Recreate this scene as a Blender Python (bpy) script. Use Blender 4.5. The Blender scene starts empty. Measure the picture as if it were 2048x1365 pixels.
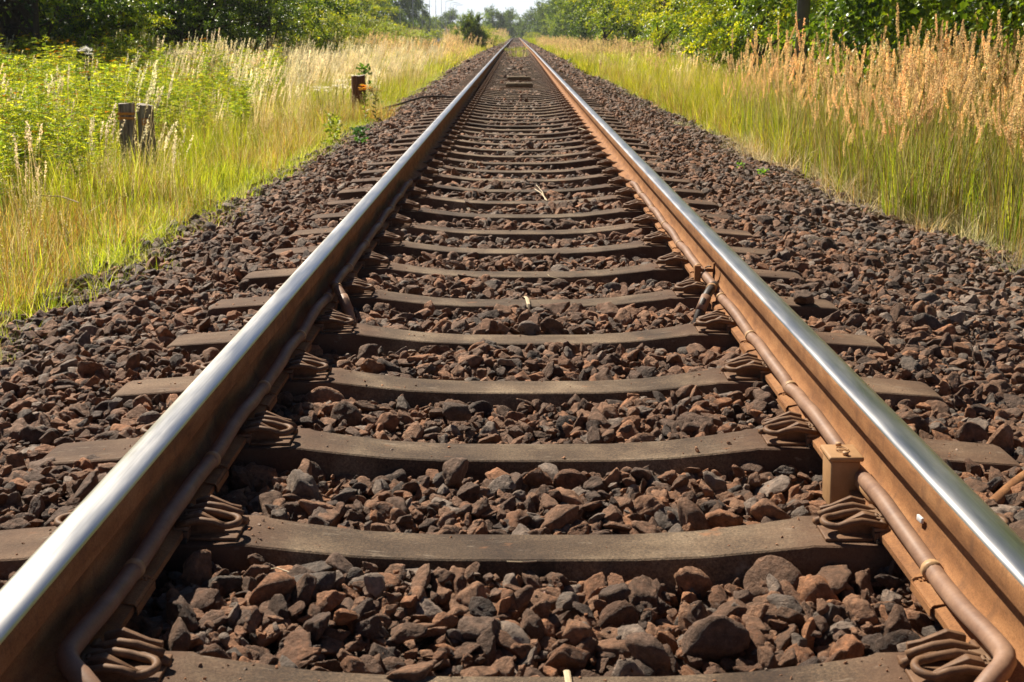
import bpy, bmesh, math, random
import numpy as np
from mathutils import Vector, Matrix

SC = bpy.context.scene
COL = SC.collection
R = math.radians

# ------------------------------------------------------------------ camera
cam_d = bpy.data.cameras.new("camera")
cam = bpy.data.objects.new("camera", cam_d)
COL.objects.link(cam)
cam_d.sensor_width = 36.0
cam_d.lens = 45.3
cam_d.clip_start = 0.05
cam_d.clip_end = 6000
cam.location = (-0.030, 0.0, 0.967)
cam.rotation_euler = (R(90 - 13.46), 0, R(0.178))
cam_d.dof.use_dof = True
cam_d.dof.focus_distance = 4.2
cam_d.dof.aperture_fstop = 13
SC.camera = cam

# ------------------------------------------------------------------ light
SUN_DIR = Vector((-0.60, 0.70, 1.0)).normalized()      # towards the sun
sun_el = math.asin(SUN_DIR.z)
sun_az = math.atan2(SUN_DIR.x, SUN_DIR.y)              # clockwise from +Y
world = bpy.data.worlds.new("World")
SC.world = world
world.use_nodes = True
wn = world.node_tree
wn.nodes.clear()
wo = wn.nodes.new("ShaderNodeOutputWorld")
wb = wn.nodes.new("ShaderNodeBackground")
ws = wn.nodes.new("ShaderNodeTexSky")
ws.sky_type = 'NISHITA'
ws.sun_disc = False
ws.sun_elevation = sun_el
ws.sun_rotation = sun_az
ws.air_density = 0.42
ws.dust_density = 0.1
ws.ozone_density = 1.2
wb.inputs[1].default_value = 0.05
# bright white summer haze low in the sky, clearing to the sky's own blue higher up
wt = wn.nodes.new("ShaderNodeTexCoord"); wsep = wn.nodes.new("ShaderNodeSeparateXYZ")
wn.links.new(wt.outputs["Generated"], wsep.inputs[0])
wr = wn.nodes.new("ShaderNodeValToRGB")
wr.color_ramp.elements[0].position = 0.0; wr.color_ramp.elements[0].color = (1, 1, 1, 1)
wr.color_ramp.elements[1].position = 0.10; wr.color_ramp.elements[1].color = (0, 0, 0, 1)
wr.color_ramp.interpolation = 'EASE'
wn.links.new(wsep.outputs[2], wr.inputs[0])
wm = wn.nodes.new("ShaderNodeMix"); wm.data_type = 'RGBA'
# the haze glows most on the sun's side of the sky
wmr = wn.nodes.new("ShaderNodeMapRange"); wmr.inputs[1].default_value = -1; wmr.inputs[2].default_value = 1; wmr.inputs[3].default_value = .15; wmr.inputs[4].default_value = 1.0
wn.links.new(wsep.outputs[1], wmr.inputs[0])
wmu = wn.nodes.new("ShaderNodeMath"); wmu.operation = 'MULTIPLY'; wn.links.new(wr.outputs[0], wmu.inputs[0]); wn.links.new(wmr.outputs[0], wmu.inputs[1])
wn.links.new(wmu.outputs[0], wm.inputs[0]); wn.links.new(ws.outputs[0], wm.inputs[6])
wm.inputs[7].default_value = (13.0, 13.8, 14.6, 1)
wn.links.new(wm.outputs[2], wb.inputs[0])
wn.links.new(wb.outputs[0], wo.inputs[0])
sl = bpy.data.lights.new("sun", 'SUN')
sl.energy = 5.0
sl.angle = R(0.53)
sl.color = (1.0, 0.91, 0.77)
so = bpy.data.objects.new("sun", sl)
COL.objects.link(so)
so.rotation_euler = SUN_DIR.to_track_quat('Z', 'Y').to_euler()
SC.view_settings.view_transform = 'Standard'
SC.view_settings.look = 'None'
SC.view_settings.gamma = 1
SC.view_settings.exposure = 0.80
SC.cycles.max_bounces = 8
SC.cycles.transparent_max_bounces = 8

# ------------------------------------------------------------------ helpers
rng = np.random.default_rng(7)
random.seed(7)


def tag(o, label=None, cat=None, group=None, kind=None):
    if label: o['label'] = label
    if cat: o['category'] = cat
    if group: o['group'] = group
    if kind: o['kind'] = kind
    return o


def empty(name, loc, rz=0):
    o = bpy.data.objects.new(name, None)
    COL.objects.link(o)
    o.empty_display_size = 0.1
    o.location = loc
    o.rotation_euler = (0, 0, rz)
    return o


def link(name, me, parent=None, loc=(0, 0, 0), rot=(0, 0, 0), scl=(1, 1, 1)):
    o = bpy.data.objects.new(name, me)
    COL.objects.link(o)
    if parent: o.parent = parent
    o.location = loc
    o.rotation_euler = rot
    o.scale = scl
    return o


class Acc:
    """collects polygons, with a colour and material index for each"""
    def __init__(s):
        s.v = []; s.f = []; s.c = []; s.m = []; s.n = 0

    def add(s, verts, faces, col=(1, 1, 1), mi=0):
        verts = np.asarray(verts, dtype=float).reshape(-1, 3)
        s.v.append(verts)
        b = s.n
        for f in faces: s.f.append([i + b for i in f]); s.m.append(mi)
        c = np.asarray(col, dtype=float)
        if c.ndim == 1: c = np.tile(c, (len(verts), 1))
        s.c.append(c)
        s.n += len(verts)

    def box(s, lo, hi, mi=0, col=(1, 1, 1), M=None):
        x0, y0, z0 = lo; x1, y1, z1 = hi
        v = np.array([(x0, y0, z0), (x1, y0, z0), (x1, y1, z0), (x0, y1, z0), (x0, y0, z1), (x1, y0, z1), (x1, y1, z1), (x0, y1, z1)], float)
        if M is not None: v = np.array([M @ Vector(p) for p in v])
        s.add(v, [(0, 3, 2, 1), (4, 5, 6, 7), (0, 1, 5, 4), (1, 2, 6, 5), (2, 3, 7, 6), (3, 0, 4, 7)], col, mi)

    def tube(s, pts, rad, n=8, mi=0, col=(1, 1, 1), cap=True, flat=1.0):
        pts = [Vector(p) for p in pts]
        m = len(pts)
        rads = rad if hasattr(rad, '__len__') else [rad] * m
        V = []
        t = (pts[1] - pts[0]).normalized()
        up = Vector((0, 0, 1)) if abs(t.z) < .9 else Vector((0, 1, 0))
        u = t.cross(up).normalized()
        for i in range(m):
            if i == 0: t = pts[1] - pts[0]
            elif i == m - 1: t = pts[-1] - pts[-2]
            else: t = pts[i + 1] - pts[i - 1]
            t.normalize()
            u = (u - t * u.dot(t)).normalized()
            w = t.cross(u)
            for k in range(n):
                a = 2 * math.pi * k / n
                V.append(pts[i] + (u * math.cos(a) + w * math.sin(a) * flat) * rads[i])
        F = []
        for i in range(m - 1):
            for k in range(n):
                k2 = (k + 1) % n
                F.append((i * n + k, i * n + k2, (i + 1) * n + k2, (i + 1) * n + k))
        if cap:
            F.append(tuple(range(n - 1, -1, -1)))
            F.append(tuple((m - 1) * n + k for k in range(n)))
        s.add(V, F, col, mi)

    def mesh(s, name, mats, smooth=False):
        me = bpy.data.meshes.new(name)
        V = np.concatenate(s.v)
        me.vertices.add(len(V))
        me.vertices.foreach_set("co", V.astype(np.float32).ravel())
        lens = np.fromiter((len(f) for f in s.f), dtype=np.int32, count=len(s.f))
        idx = np.fromiter((i for f in s.f for i in f), dtype=np.int32, count=int(lens.sum()))
        me.loops.add(len(idx))
        me.loops.foreach_set("vertex_index", idx)
        me.polygons.add(len(lens))
        st = np.zeros(len(lens), dtype=np.int32); st[1:] = np.cumsum(lens)[:-1]
        me.polygons.foreach_set("loop_start", st)
        me.polygons.foreach_set("loop_total", lens)
        me.polygons.foreach_set("material_index", np.array(s.m, dtype=np.int32))
        me.polygons.foreach_set("use_smooth", np.full(len(lens), smooth))
        me.update(calc_edges=True)
        C = np.concatenate(s.c)
        at = me.color_attributes.new("col", 'FLOAT_COLOR', 'POINT')
        at.data.foreach_set("color", np.concatenate([C, np.ones((len(C), 1))], 1).astype(np.float32).ravel())
        for m in (mats if isinstance(mats, (list, tuple)) else [mats]): me.materials.append(m)
        me.validate()
        return me


def bevelled(me, w, seg=2, smooth=True):
    """bevel every edge sharper than 30 degrees"""
    bm = bmesh.new(); bm.from_mesh(me)
    bmesh.ops.remove_doubles(bm, verts=bm.verts, dist=1e-6)
    ed = [e for e in bm.edges if len(e.link_faces) == 2 and e.calc_face_angle(0) > R(30)]
    bmesh.ops.bevel(bm, geom=ed, offset=w, segments=seg, profile=.5, affect='EDGES', clamp_overlap=True)
    if smooth:
        for f in bm.faces: f.smooth = True
    bm.to_mesh(me); bm.free()
    return me


# ------------------------------------------------------------------ materials
def nt_new(name):
    m = bpy.data.materials.new(name)
    m.use_nodes = True
    nt = m.node_tree
    b = nt.nodes["Principled BSDF"]
    return m, nt, b


def N(nt, t, **kw):
    n = nt.nodes.new(t)
    for k, v in kw.items():
        if k.startswith("i_"):
            key = k[2:]
            n.inputs[int(key) if key.isdigit() else key].default_value = v
        else: setattr(n, k, v)
    return n


def ramp(nt, fac, stops):
    r = nt.nodes.new("ShaderNodeValToRGB")
    els = r.color_ramp.elements
    while len(els) < len(stops): els.new(.5)
    for e, (p, c) in zip(els, stops):
        e.position = p; e.color = (*c, 1) if len(c) == 3 else c
    nt.links.new(fac, r.inputs[0])
    return r.outputs[0]


def mix(nt, a, b, fac, mode='MIX'):
    n = nt.nodes.new("ShaderNodeMix"); n.data_type = 'RGBA'; n.blend_type = mode
    for sock, v in ((n.inputs[6], a), (n.inputs[7], b), (n.inputs[0], fac)):
        if isinstance(v, (int, float)): sock.default_value = v
        elif isinstance(v, tuple): sock.default_value = (*v, 1)
        else: nt.links.new(v, sock)
    return n.outputs[2]


def noise(nt, vec, scale, detail=4, rough=.55, out=0):
    n = N(nt, "ShaderNodeTexNoise"); n.inputs["Scale"].default_value = scale
    n.inputs["Detail"].default_value = detail; n.inputs["Roughness"].default_value = rough
    if vec is not None: nt.links.new(vec, n.inputs["Vector"])
    return n.outputs[out]


def mapping(nt, vec, scale):
    n = N(nt, "ShaderNodeMapping"); n.inputs["Scale"].default_value = scale
    nt.links.new(vec, n.inputs["Vector"]); return n.outputs[0]


def bump(nt, b, h, strength, dist):
    n = N(nt, "ShaderNodeBump"); n.inputs["Strength"].default_value = strength
    n.inputs["Distance"].default_value = dist
    nt.links.new(h, n.inputs["Height"]); nt.links.new(n.outputs[0], b.inputs["Normal"])
    return n


def world_pos(nt):
    return N(nt, "ShaderNodeNewGeometry").outputs["Position"]


def surf(name, stops, scale, rough=.8, bs=.3, bd=.003, bscale=None, spec=.3, coords='pos', stretch=None, fine=None):
    """noise-ramped rough surface"""
    m, nt, b = nt_new(name)
    v = world_pos(nt) if coords == 'pos' else N(nt, "ShaderNodeTexCoord").outputs["Object"]
    if stretch: v = mapping(nt, v, stretch)
    c = ramp(nt, noise(nt, v, scale, 6, .6), stops)
    if fine:
        g = ramp(nt, noise(nt, v, fine[0], 3, .7), [(.3, (1 - fine[1],) * 3), (.7, (1 + fine[1],) * 3)])
        c = mix(nt, c, g, 1.0, 'MULTIPLY')
    nt.links.new(c, b.inputs["Base Color"])
    b.inputs["Roughness"].default_value = rough
    b.inputs["Specular IOR Level"].default_value = spec
    bump(nt, b, noise(nt, v, bscale or scale * 5, 5, .65), bs, bd)
    return m


M = {}
# polished running surface
m, nt, b = nt_new("polished_steel")
v = world_pos(nt)
st = mapping(nt, v, (220, .8, 220))
n1 = noise(nt, st, 1.0, 4, .6)
n2 = noise(nt, mapping(nt, v, (30, 3, 30)), 1.0, 3, .6)
nt.links.new(ramp(nt, n1, [(.3, (.56, .54, .51)), (.7, (.72, .70, .67))]), b.inputs["Base Color"])
b.inputs["Metallic"].default_value = 1.0
nt.links.new(ramp(nt, n2, [(.3, (.28,) * 3), (.75, (.40,) * 3)]), b.inputs["Roughness"])
bump(nt, b, n1, .12, .0006)
M['steel'] = m
m, nt, b = nt_new("rusty_rail_steel")
v = world_pos(nt)
c = ramp(nt, noise(nt, mapping(nt, v, (1, .25, 1)), 26, 6, .65), [(.28, (.17, .072, .028)), (.5, (.31, .142, .055)), (.74, (.42, .215, .092))])
fl = ramp(nt, noise(nt, v, 300, 4, .75), [(.30, (.58,) * 3), (.5, (1.0,) * 3), (.72, (1.3,) * 3)])
c = mix(nt, c, fl, 1.0, 'MULTIPLY')
du = ramp(nt, noise(nt, mapping(nt, v, (2, 6, 2)), 4.0, 5, .7), [(.52, (0,) * 3), (.68, (.55,) * 3)])
c = mix(nt, c, (.135, .068, .036), du)
sp_ = ramp(nt, noise(nt, v, 140, 3, .8), [(.70, (0,) * 3), (.76, (.7,) * 3)])
c = mix(nt, c, (.10, .045, .02), sp_)
nt.links.new(c, b.inputs["Base Color"])
b.inputs["Roughness"].default_value = .8
b.inputs["Specular IOR Level"].default_value = .25
bump(nt, b, noise(nt, v, 420, 6, .75), .5, .002)
M['rust'] = m
M['clip'] = surf("rusty_spring_steel", [(.3, (.11, .055, .028)), (.6, (.20, .108, .055)), (.8, (.30, .175, .095))], 40, .6, .3, .001, 700, .3, fine=(400, .2))
M['plastic'] = surf("dusty_insulator_plastic", [(.3, (.16, .095, .055)), (.7, (.27, .165, .095))], 60, .6, .2, .0006, 500, .35)
M['conduit'] = surf("dusty_brown_conduit", [(.3, (.21, .115, .072)), (.6, (.30, .175, .11)), (.8, (.36, .22, .15))], 18, .55, .15, .0006, 400, .4, fine=(120, .12))
M['band'] = surf("tan_clamp_band", [(.3, (.40, .23, .11)), (.7, (.52, .32, .16))], 60, .5, .1, .0004, 400, .4)
M['box'] = surf("dusty_box_plastic", [(.3, (.34, .185, .08)), (.7, (.45, .26, .12))], 30, .62, .15, .0006, 500, .35)
M['black'] = surf("black_cable_rubber", [(.3, (.03, .024, .02)), (.7, (.07, .05, .038))], 40, .5, .1, .0005, 300, .4)
M['wood'] = surf("weathered_wood", [(.3, (.20, .15, .10)), (.55, (.34, .27, .19)), (.8, (.48, .41, .31))], 14, .85, .6, .006, 22, .2, stretch=(3, 3, .35))
M['darkwood'] = surf("tarred_wood", [(.3, (.09, .065, .05)), (.5, (.30, .23, .17)), (.72, (.66, .57, .45))], 16, .8, .6, .006, 24, .25, stretch=(3, 3, .3))
M['cutwood'] = surf("sun_bleached_end_grain", [(.3, (.30, .25, .20)), (.7, (.50, .45, .38))], 60, .8, .4, .002, 150, .2)
M['oran'] = surf("orange_reflective_paint", [(.3, (.62, .22, .03)), (.7, (.78, .32, .05))], 40, .5, .1, .0005, 200, .4)
M['white'] = surf("white_paint", [(.3, (.70, .70, .68)), (.7, (.80, .80, .79))], 20, .5, .05, .0005, 200, .4)
M['polec'] = surf("grey_concrete_pole", [(.3, (.13, .12, .11)), (.7, (.22, .20, .18))], 9, .85, .3, .002, 120, .2, stretch=(1, 1, .3))
M['galv'] = surf("galvanised_steel", [(.3, (.28, .29, .31)), (.7, (.38, .39, .41))], 5, .5, .05, .001, 50, .5)
M['tarmac'] = surf("asphalt", [(.3, (.045, .045, .047)), (.7, (.065, .064, .062))], 3, .85, .3, .004, 60, .2)
M['balise'] = surf("dusty_yellow_plastic", [(.3, (.13, .088, .045)), (.7, (.20, .145, .08))], 12, .7, .1, .001, 200, .3)
M['bark'] = surf("dark_bark", [(.3, (.045, .033, .025)), (.7, (.12, .09, .068))], 9, .9, .7, .012, 25, .15, stretch=(2, 2, .5))
M['bright'] = surf("zinc_tag", [(.3, (.7, .68, .66)), (.7, (.85, .84, .82))], 60, .35, .05, .0004, 200, .5)

# sleeper concrete
m, nt, b = nt_new("brown_stained_concrete")
v = world_pos(nt)
c = ramp(nt, noise(nt, v, 3.5, 6, .62), [(.32, (.050, .030, .018)), (.5, (.108, .072, .044)), (.66, (.200, .146, .094))])
g = ramp(nt, noise(nt, v, 170, 4, .85), [(.34, (.50,) * 3), (.5, (1.0,) * 3), (.66, (1.75, 1.7, 1.6))])
c = mix(nt, c, g, 1.0, 'MULTIPLY')
patch = ramp(nt, noise(nt, mapping(nt, v, (1, 1.6, 1)), 9, 4, .6), [(.66, (0, 0, 0)), (.74, (1, 1, 1))])
c = mix(nt, c, (.24, .115, .055), patch)
# rust run-off beside the rails
sx = N(nt, "ShaderNodeSeparateXYZ"); nt.links.new(v, sx.inputs[0])
ab = N(nt, "ShaderNodeMath", operation='ABSOLUTE'); nt.links.new(sx.outputs[0], ab.inputs[0])
wob = N(nt, "ShaderNodeMath", operation='MULTIPLY_ADD'); wob.inputs[1].default_value = .25; nt.links.new(noise(nt, v, 12, 4, .6), wob.inputs[0]); nt.links.new(ab.outputs[0], wob.inputs[2])
rr = ramp(nt, wob.outputs[0], [(.55, (0, 0, 0)), (.72, (.8,) * 3), (1.0, (.55,) * 3)])
c = mix(nt, c, (.105, .052, .027), rr)
oi = N(nt, "ShaderNodeObjectInfo")
c = mix(nt, c, ramp(nt, oi.outputs["Random"], [(0, (.78, .76, .74)), (.5, (1.0, .98, .96)), (1, (1.22, 1.22, 1.2))]), 1.0, 'MULTIPLY')
blot = ramp(nt, noise(nt, mapping(nt, v, (1.0, 2.2, 1)), 2.2, 5, .7), [(.40, (.68, .64, .60)), (.5, (1, 1, 1)), (.62, (1.32, 1.34, 1.36))])
c = mix(nt, c, blot, .85, 'MULTIPLY')
scr = ramp(nt, noise(nt, mapping(nt, v, (14, 60, 14)), 1.0, 5, .7), [(.60, (0,) * 3), (.68, (.55,) * 3)])
c = mix(nt, c, (.27, .21, .15), scr)
pits = ramp(nt, noise(nt, v, 75, 4, .75), [(.30, (.45,) * 3), (.38, (1,) * 3)])
c = mix(nt, c, pits, .8, 'MULTIPLY')
nt.links.new(c, b.inputs["Base Color"])
b.inputs["Roughness"].default_value = .82
b.inputs["Specular IOR Level"].default_value = .35
bump(nt, b, noise(nt, v, 150, 6, .72), .8, .004)
M['sleeper'] = m

# ballast stone, coloured by its instance
m, nt, b = nt_new("rust_dusted_ballast_stone")
tc = N(nt, "ShaderNodeTexCoord")
at = N(nt, "ShaderNodeAttribute", attribute_type='INSTANCER', attribute_name='tint')
v = world_pos(nt)
nn = noise(nt, v, 55, 5, .65)
c = ramp(nt, nn, [(.3, (.45,) * 3), (.52, (1.0,) * 3), (.72, (1.7, 1.58, 1.45))])
c = mix(nt, at.outputs["Color"], c, 1.0, 'MULTIPLY')
sp = ramp(nt, noise(nt, v, 420, 2, .8), [(.62, (0, 0, 0)), (.72, (.5,) * 3)])
c = mix(nt, c, (.42, .34, .27), sp)
nt.links.new(c, b.inputs["Base Color"])
nt.links.new(ramp(nt, nn, [(.35, (.85,) * 3), (.7, (.55,) * 3)]), b.inputs["Roughness"])
b.inputs["Specular IOR Level"].default_value = .45
h1 = noise(nt, v, 130, 7, .72)
bump(nt, b, h1, 1.0, .010)
M['stone'] = m

# fine ballast bed under the stones
M['bed'] = surf("ballast_fines", [(.3, (.05, .034, .025)), (.5, (.105, .07, .05)), (.7, (.19, .14, .11))], 22, .9, 1.0, .03, 30, .2, fine=(90, .35))
M['ground'] = surf("meadow_soil", [(.3, (.05, .055, .02)), (.55, (.10, .10, .035)), (.75, (.16, .14, .06))], 1.3, .95, .6, .03, 14, .1)


def foliage(name, trans=.5, rough=.5, spec=.3, var=.25, inst=True, tint2=(1.05, 1.0, .72)):
    m, nt, b = nt_new(name)
    ca = N(nt, "ShaderNodeVertexColor", layer_name='col').outputs[0]
    if inst:
        ti = N(nt, "ShaderNodeAttribute", attribute_type='INSTANCER', attribute_name='tint').outputs["Color"]
        ca = mix(nt, ca, ti, 1.0, 'MULTIPLY')
    nv = ramp(nt, noise(nt, world_pos(nt), 4.0, 3, .6), [(.3, (1 - var,) * 3), (.7, (1 + var,) * 3)])
    ca = mix(nt, ca, nv, 1.0, 'MULTIPLY')
    nt.links.new(ca, b.inputs["Base Color"])
    b.inputs["Roughness"].default_value = rough
    b.inputs["Specular IOR Level"].default_value = spec
    tr = N(nt, "ShaderNodeBsdfTranslucent")
    tcol = mix(nt, ca, tint2, 1.0, 'MULTIPLY')
    tcol = mix(nt, tcol, (1.6, 1.6, 1.6), 1.0, 'MULTIPLY')
    nt.links.new(tcol, tr.inputs[0])
    ms = N(nt, "ShaderNodeMixShader"); ms.inputs[0].default_value = trans
    nt.links.new(b.outputs[0], ms.inputs[1]); nt.links.new(tr.outputs[0], ms.inputs[2])
    nt.links.new(ms.outputs[0], nt.nodes["Material Output"].inputs[0])
    return m


M['grass'] = foliage("grass_blade", .53, .45, .35)
M['dry'] = foliage("dry_grass", .48, .6, .25, tint2=(1.05, 1.0, .85))
M['leaf'] = foliage("bush_leaf", .46, .42, .4, inst=False, tint2=(1.25, 1.15, .35))
M['leafg'] = foliage("glossy_leaf", .32, .36, .5, inst=False, tint2=(1.2, 1.2, .35))
M['fluff'] = foliage("seed_fluff", .4, .8, .2, inst=False, tint2=(1, 1, 1))


# ------------------------------------------------------------------ instanced stuff
def scatter(name, pts, rot, scl, idx, tint, sources, label, cat):
    """one object of ground cover: geometry nodes put the source meshes on its points"""
    src = bpy.data.collections.new(name + "_kinds")
    for i, sm in enumerate(sources):
        so_ = bpy.data.objects.new("%s_kind_%03d" % (name, i), sm)
        src.objects.link(so_)
    me = bpy.data.meshes.new(name)
    n = len(pts)
    me.vertices.add(n)
    me.vertices.foreach_set("co", np.asarray(pts, np.float32).ravel())
    for nm, arr in (("rot", rot), ("scl", scl)):
        a = me.attributes.new(nm, 'FLOAT_VECTOR', 'POINT'); a.data.foreach_set("vector", np.asarray(arr, np.float32).ravel())
    a = me.attributes.new("idx", 'INT', 'POINT'); a.data.foreach_set("value", np.asarray(idx, np.int32))
    a = me.attributes.new("tint", 'FLOAT_COLOR', 'POINT')
    a.data.foreach_set("color", np.concatenate([tint, np.ones((n, 1))], 1).astype(np.float32).ravel())
    o = link(name, me)
    g = bpy.data.node_groups.new(name + "_spread", 'GeometryNodeTree')
    g.interface.new_socket("Geometry", in_out='INPUT', socket_type='NodeSocketGeometry')
    g.interface.new_socket("Geometry", in_out='OUTPUT', socket_type='NodeSocketGeometry')
    gi = g.nodes.new("NodeGroupInput"); go = g.nodes.new("NodeGroupOutput")
    ci = g.nodes.new("GeometryNodeCollectionInfo"); ci.inputs[0].default_value = src
    ci.inputs["Separate Children"].default_value = True
    ci.inputs["Reset Children"].default_value = True
    ip = g.nodes.new("GeometryNodeInstanceOnPoints"); ip.inputs["Pick Instance"].default_value = True
    def na(nm, t):
        q = g.nodes.new("GeometryNodeInputNamedAttribute"); q.data_type = t; q.inputs["Name"].default_value = nm
        return q.outputs["Attribute"]
    e2r = g.nodes.new("FunctionNodeEulerToRotation")
    g.links.new(na("rot", 'FLOAT_VECTOR'), e2r.inputs[0])
    g.links.new(gi.outputs[0], ip.inputs["Points"])
    g.links.new(ci.outputs[0], ip.inputs["Instance"])
    g.links.new(na("idx", 'INT'), ip.inputs["Instance Index"])
    g.links.new(e2r.outputs[0], ip.inputs["Rotation"])
    g.links.new(na("scl", 'FLOAT_VECTOR'), ip.inputs["Scale"])
    g.links.new(ip.outputs[0], go.inputs[0])
    md = o.modifiers.new("spread", 'NODES'); md.node_group = g
    tag(o, label, cat, None, 'stuff')
    return o


# ------------------------------------------------------------------ ground shape
G = 1.435 / 2                      # half gauge
RX = G + 0.036                     # rail centre line
SP = 0.60                          # sleeper spacing
Y0 = 1.818                         # centre of the nearest sleeper in view


def drop(y):                       # the line falls away very gently far off
    return -0.0015 * np.maximum(np.asarray(y, float) - 55, 0)


def bed_z(x):
    ax = np.abs(x)
    return np.interp(ax, [0, .5, 1.25, 1.55, 2.1, 2.9], [-.092, -.086, -.080, -.105, -.225, -.33])


def edge_l(y):                     # where stones give way to grass, left
    return np.interp(y, [0, 5, 9, 15, 25, 40, 90, 400], [-1.98, -1.84, -1.82, -1.76, -1.9, -2.15, -2.1, -2.1])


def edge_r(y):
    return np.interp(y, [0, 4, 7, 9, 12, 24, 60, 400], [3.2, 2.95, 2.75, 2.45, 2.22, 2.05, 2.0, 2.0])


def ground_z(x, y):
    base = np.interp(x, [-40, -20, -12, -9, -6, -4, -3, -2.4, -1.6, 0, 1.6, 2.4, 3.5, 8, 20], [-.05, .02, .03, .0, -.14, -.26, -.31, -.30, -.24, -.22, -.24, -.30, -.33, -.33, -.30])
    return base + drop(y)


def grid_mesh(name, xs, ys, zf, mat):
    X, Y = np.meshgrid(xs, ys)
    Z = zf(X, Y)
    V = np.stack([X, Y, Z], -1).reshape(-1, 3)
    nx = len(xs); F = []
    for j in range(len(ys) - 1):
        for i in range(nx - 1):
            a = j * nx + i
            F.append((a, a + 1, a + nx + 1, a + nx))
    A = Acc(); A.add(V, F)
    return A.mesh(name, mat, True)


ys = np.concatenate([[-1500, -300, -50, -10], np.arange(-2, 60, 2.0), np.arange(60, 420, 20.0), [600, 1200, 3000]])
xs = np.concatenate([[-3000, -800, -200, -60, -30, -20, -12, -8, -5, -3.5, -2.9, -2.4, -1.9, -1.4, -.7], [.0, .7, 1.4, 1.9, 2.4, 2.9, 3.5, 5, 8, 12, 20, 30, 60, 200, 800, 3000]])
tag(link("ground", grid_mesh("ground", xs, ys, lambda X, Y: ground_z(X, Y) - .012 + np.where(np.abs(X) < 2.0, -.06, 0), M['ground'])), "meadow ground beside the line", None, None, 'structure')
ysb = np.concatenate([[-3], np.arange(-2, 60, 1.0), np.arange(60, 421, 20.0)])
xsb = np.array([-2.9, -2.5, -2.1, -1.8, -1.55, -1.25, -.9, -.5, 0, .5, .9, 1.25, 1.55, 1.8, 2.1, 2.5, 2.9])
tag(link("ballast_bed", grid_mesh("ballast_bed", xsb, ysb, lambda X, Y: bed_z(X) - .022 + drop(Y) + np.where(Y > 40, np.clip((Y - 40) / 40, 0, 1) * .03, 0), M['bed'])), "brown stone bed under the track", None, None, 'structure')


# ------------------------------------------------------------------ ballast stones
def ico(sub):
    bm = bmesh.new(); bmesh.ops.create_icosphere(bm, subdivisions=sub, radius=1)
    V = np.array([v.co[:] for v in bm.verts]); F = [[v.index for v in f.verts] for f in bm.faces]
    bm.free(); return V, F


ICO3 = ico(4); ICO2 = ico(2)


def stone_mesh(name, seed, sph, asp):
    r = np.random.default_rng(seed)
    V, F = sph
    D = V / np.linalg.norm(V, axis=1, keepdims=True)
    k = r.integers(6, 11)
    nrm = r.normal(size=(k, 3)); nrm /= np.linalg.norm(nrm, axis=1, keepdims=True)
    nrm = np.concatenate([nrm, -nrm[:4] + r.normal(size=(4, 3)) * .25]); nrm /= np.linalg.norm(nrm, axis=1, keepdims=True)
    off = r.uniform(.46, .98, len(nrm))
    dt = D @ nrm.T
    t = np.where(dt > .05, off / np.maximum(dt, .05), 9)
    p = 90.0
    rad = (np.sum(t ** -p, axis=1)) ** (-1 / p)            # softened planes: slightly worn arrises
    rad = np.minimum(rad, 1.25)
    f = r.normal(size=(10, 3)) * 3.2; ph = r.uniform(0, 6.3, 10)
    rad = rad * (1 + .014 * np.sin(D @ f.T + ph).sum(1) + .009 * np.sin(D @ (f.T * 3.1) + ph).sum(1) + .004 * np.sin(D @ (f.T * 7.3) + ph).sum(1))
    P = D * rad[:, None] * np.array(asp)
    A = Acc(); A.add(P, F)
    me = A.mesh(name, M['stone'], True)
    return me


stones = []
for i in range(26):
    r = np.random.default_rng(100 + i)
    stones.append(stone_mesh("stone_%02d" % i, 100 + i, ICO3 if i < 26 else ICO2, (1, r.uniform(.62, .92), r.uniform(.42, .78))))
far_stones = [stone_mesh("far_stone_%02d" % i, 300 + i, ICO2, (1, .8, .65)) for i in range(10)]


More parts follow.
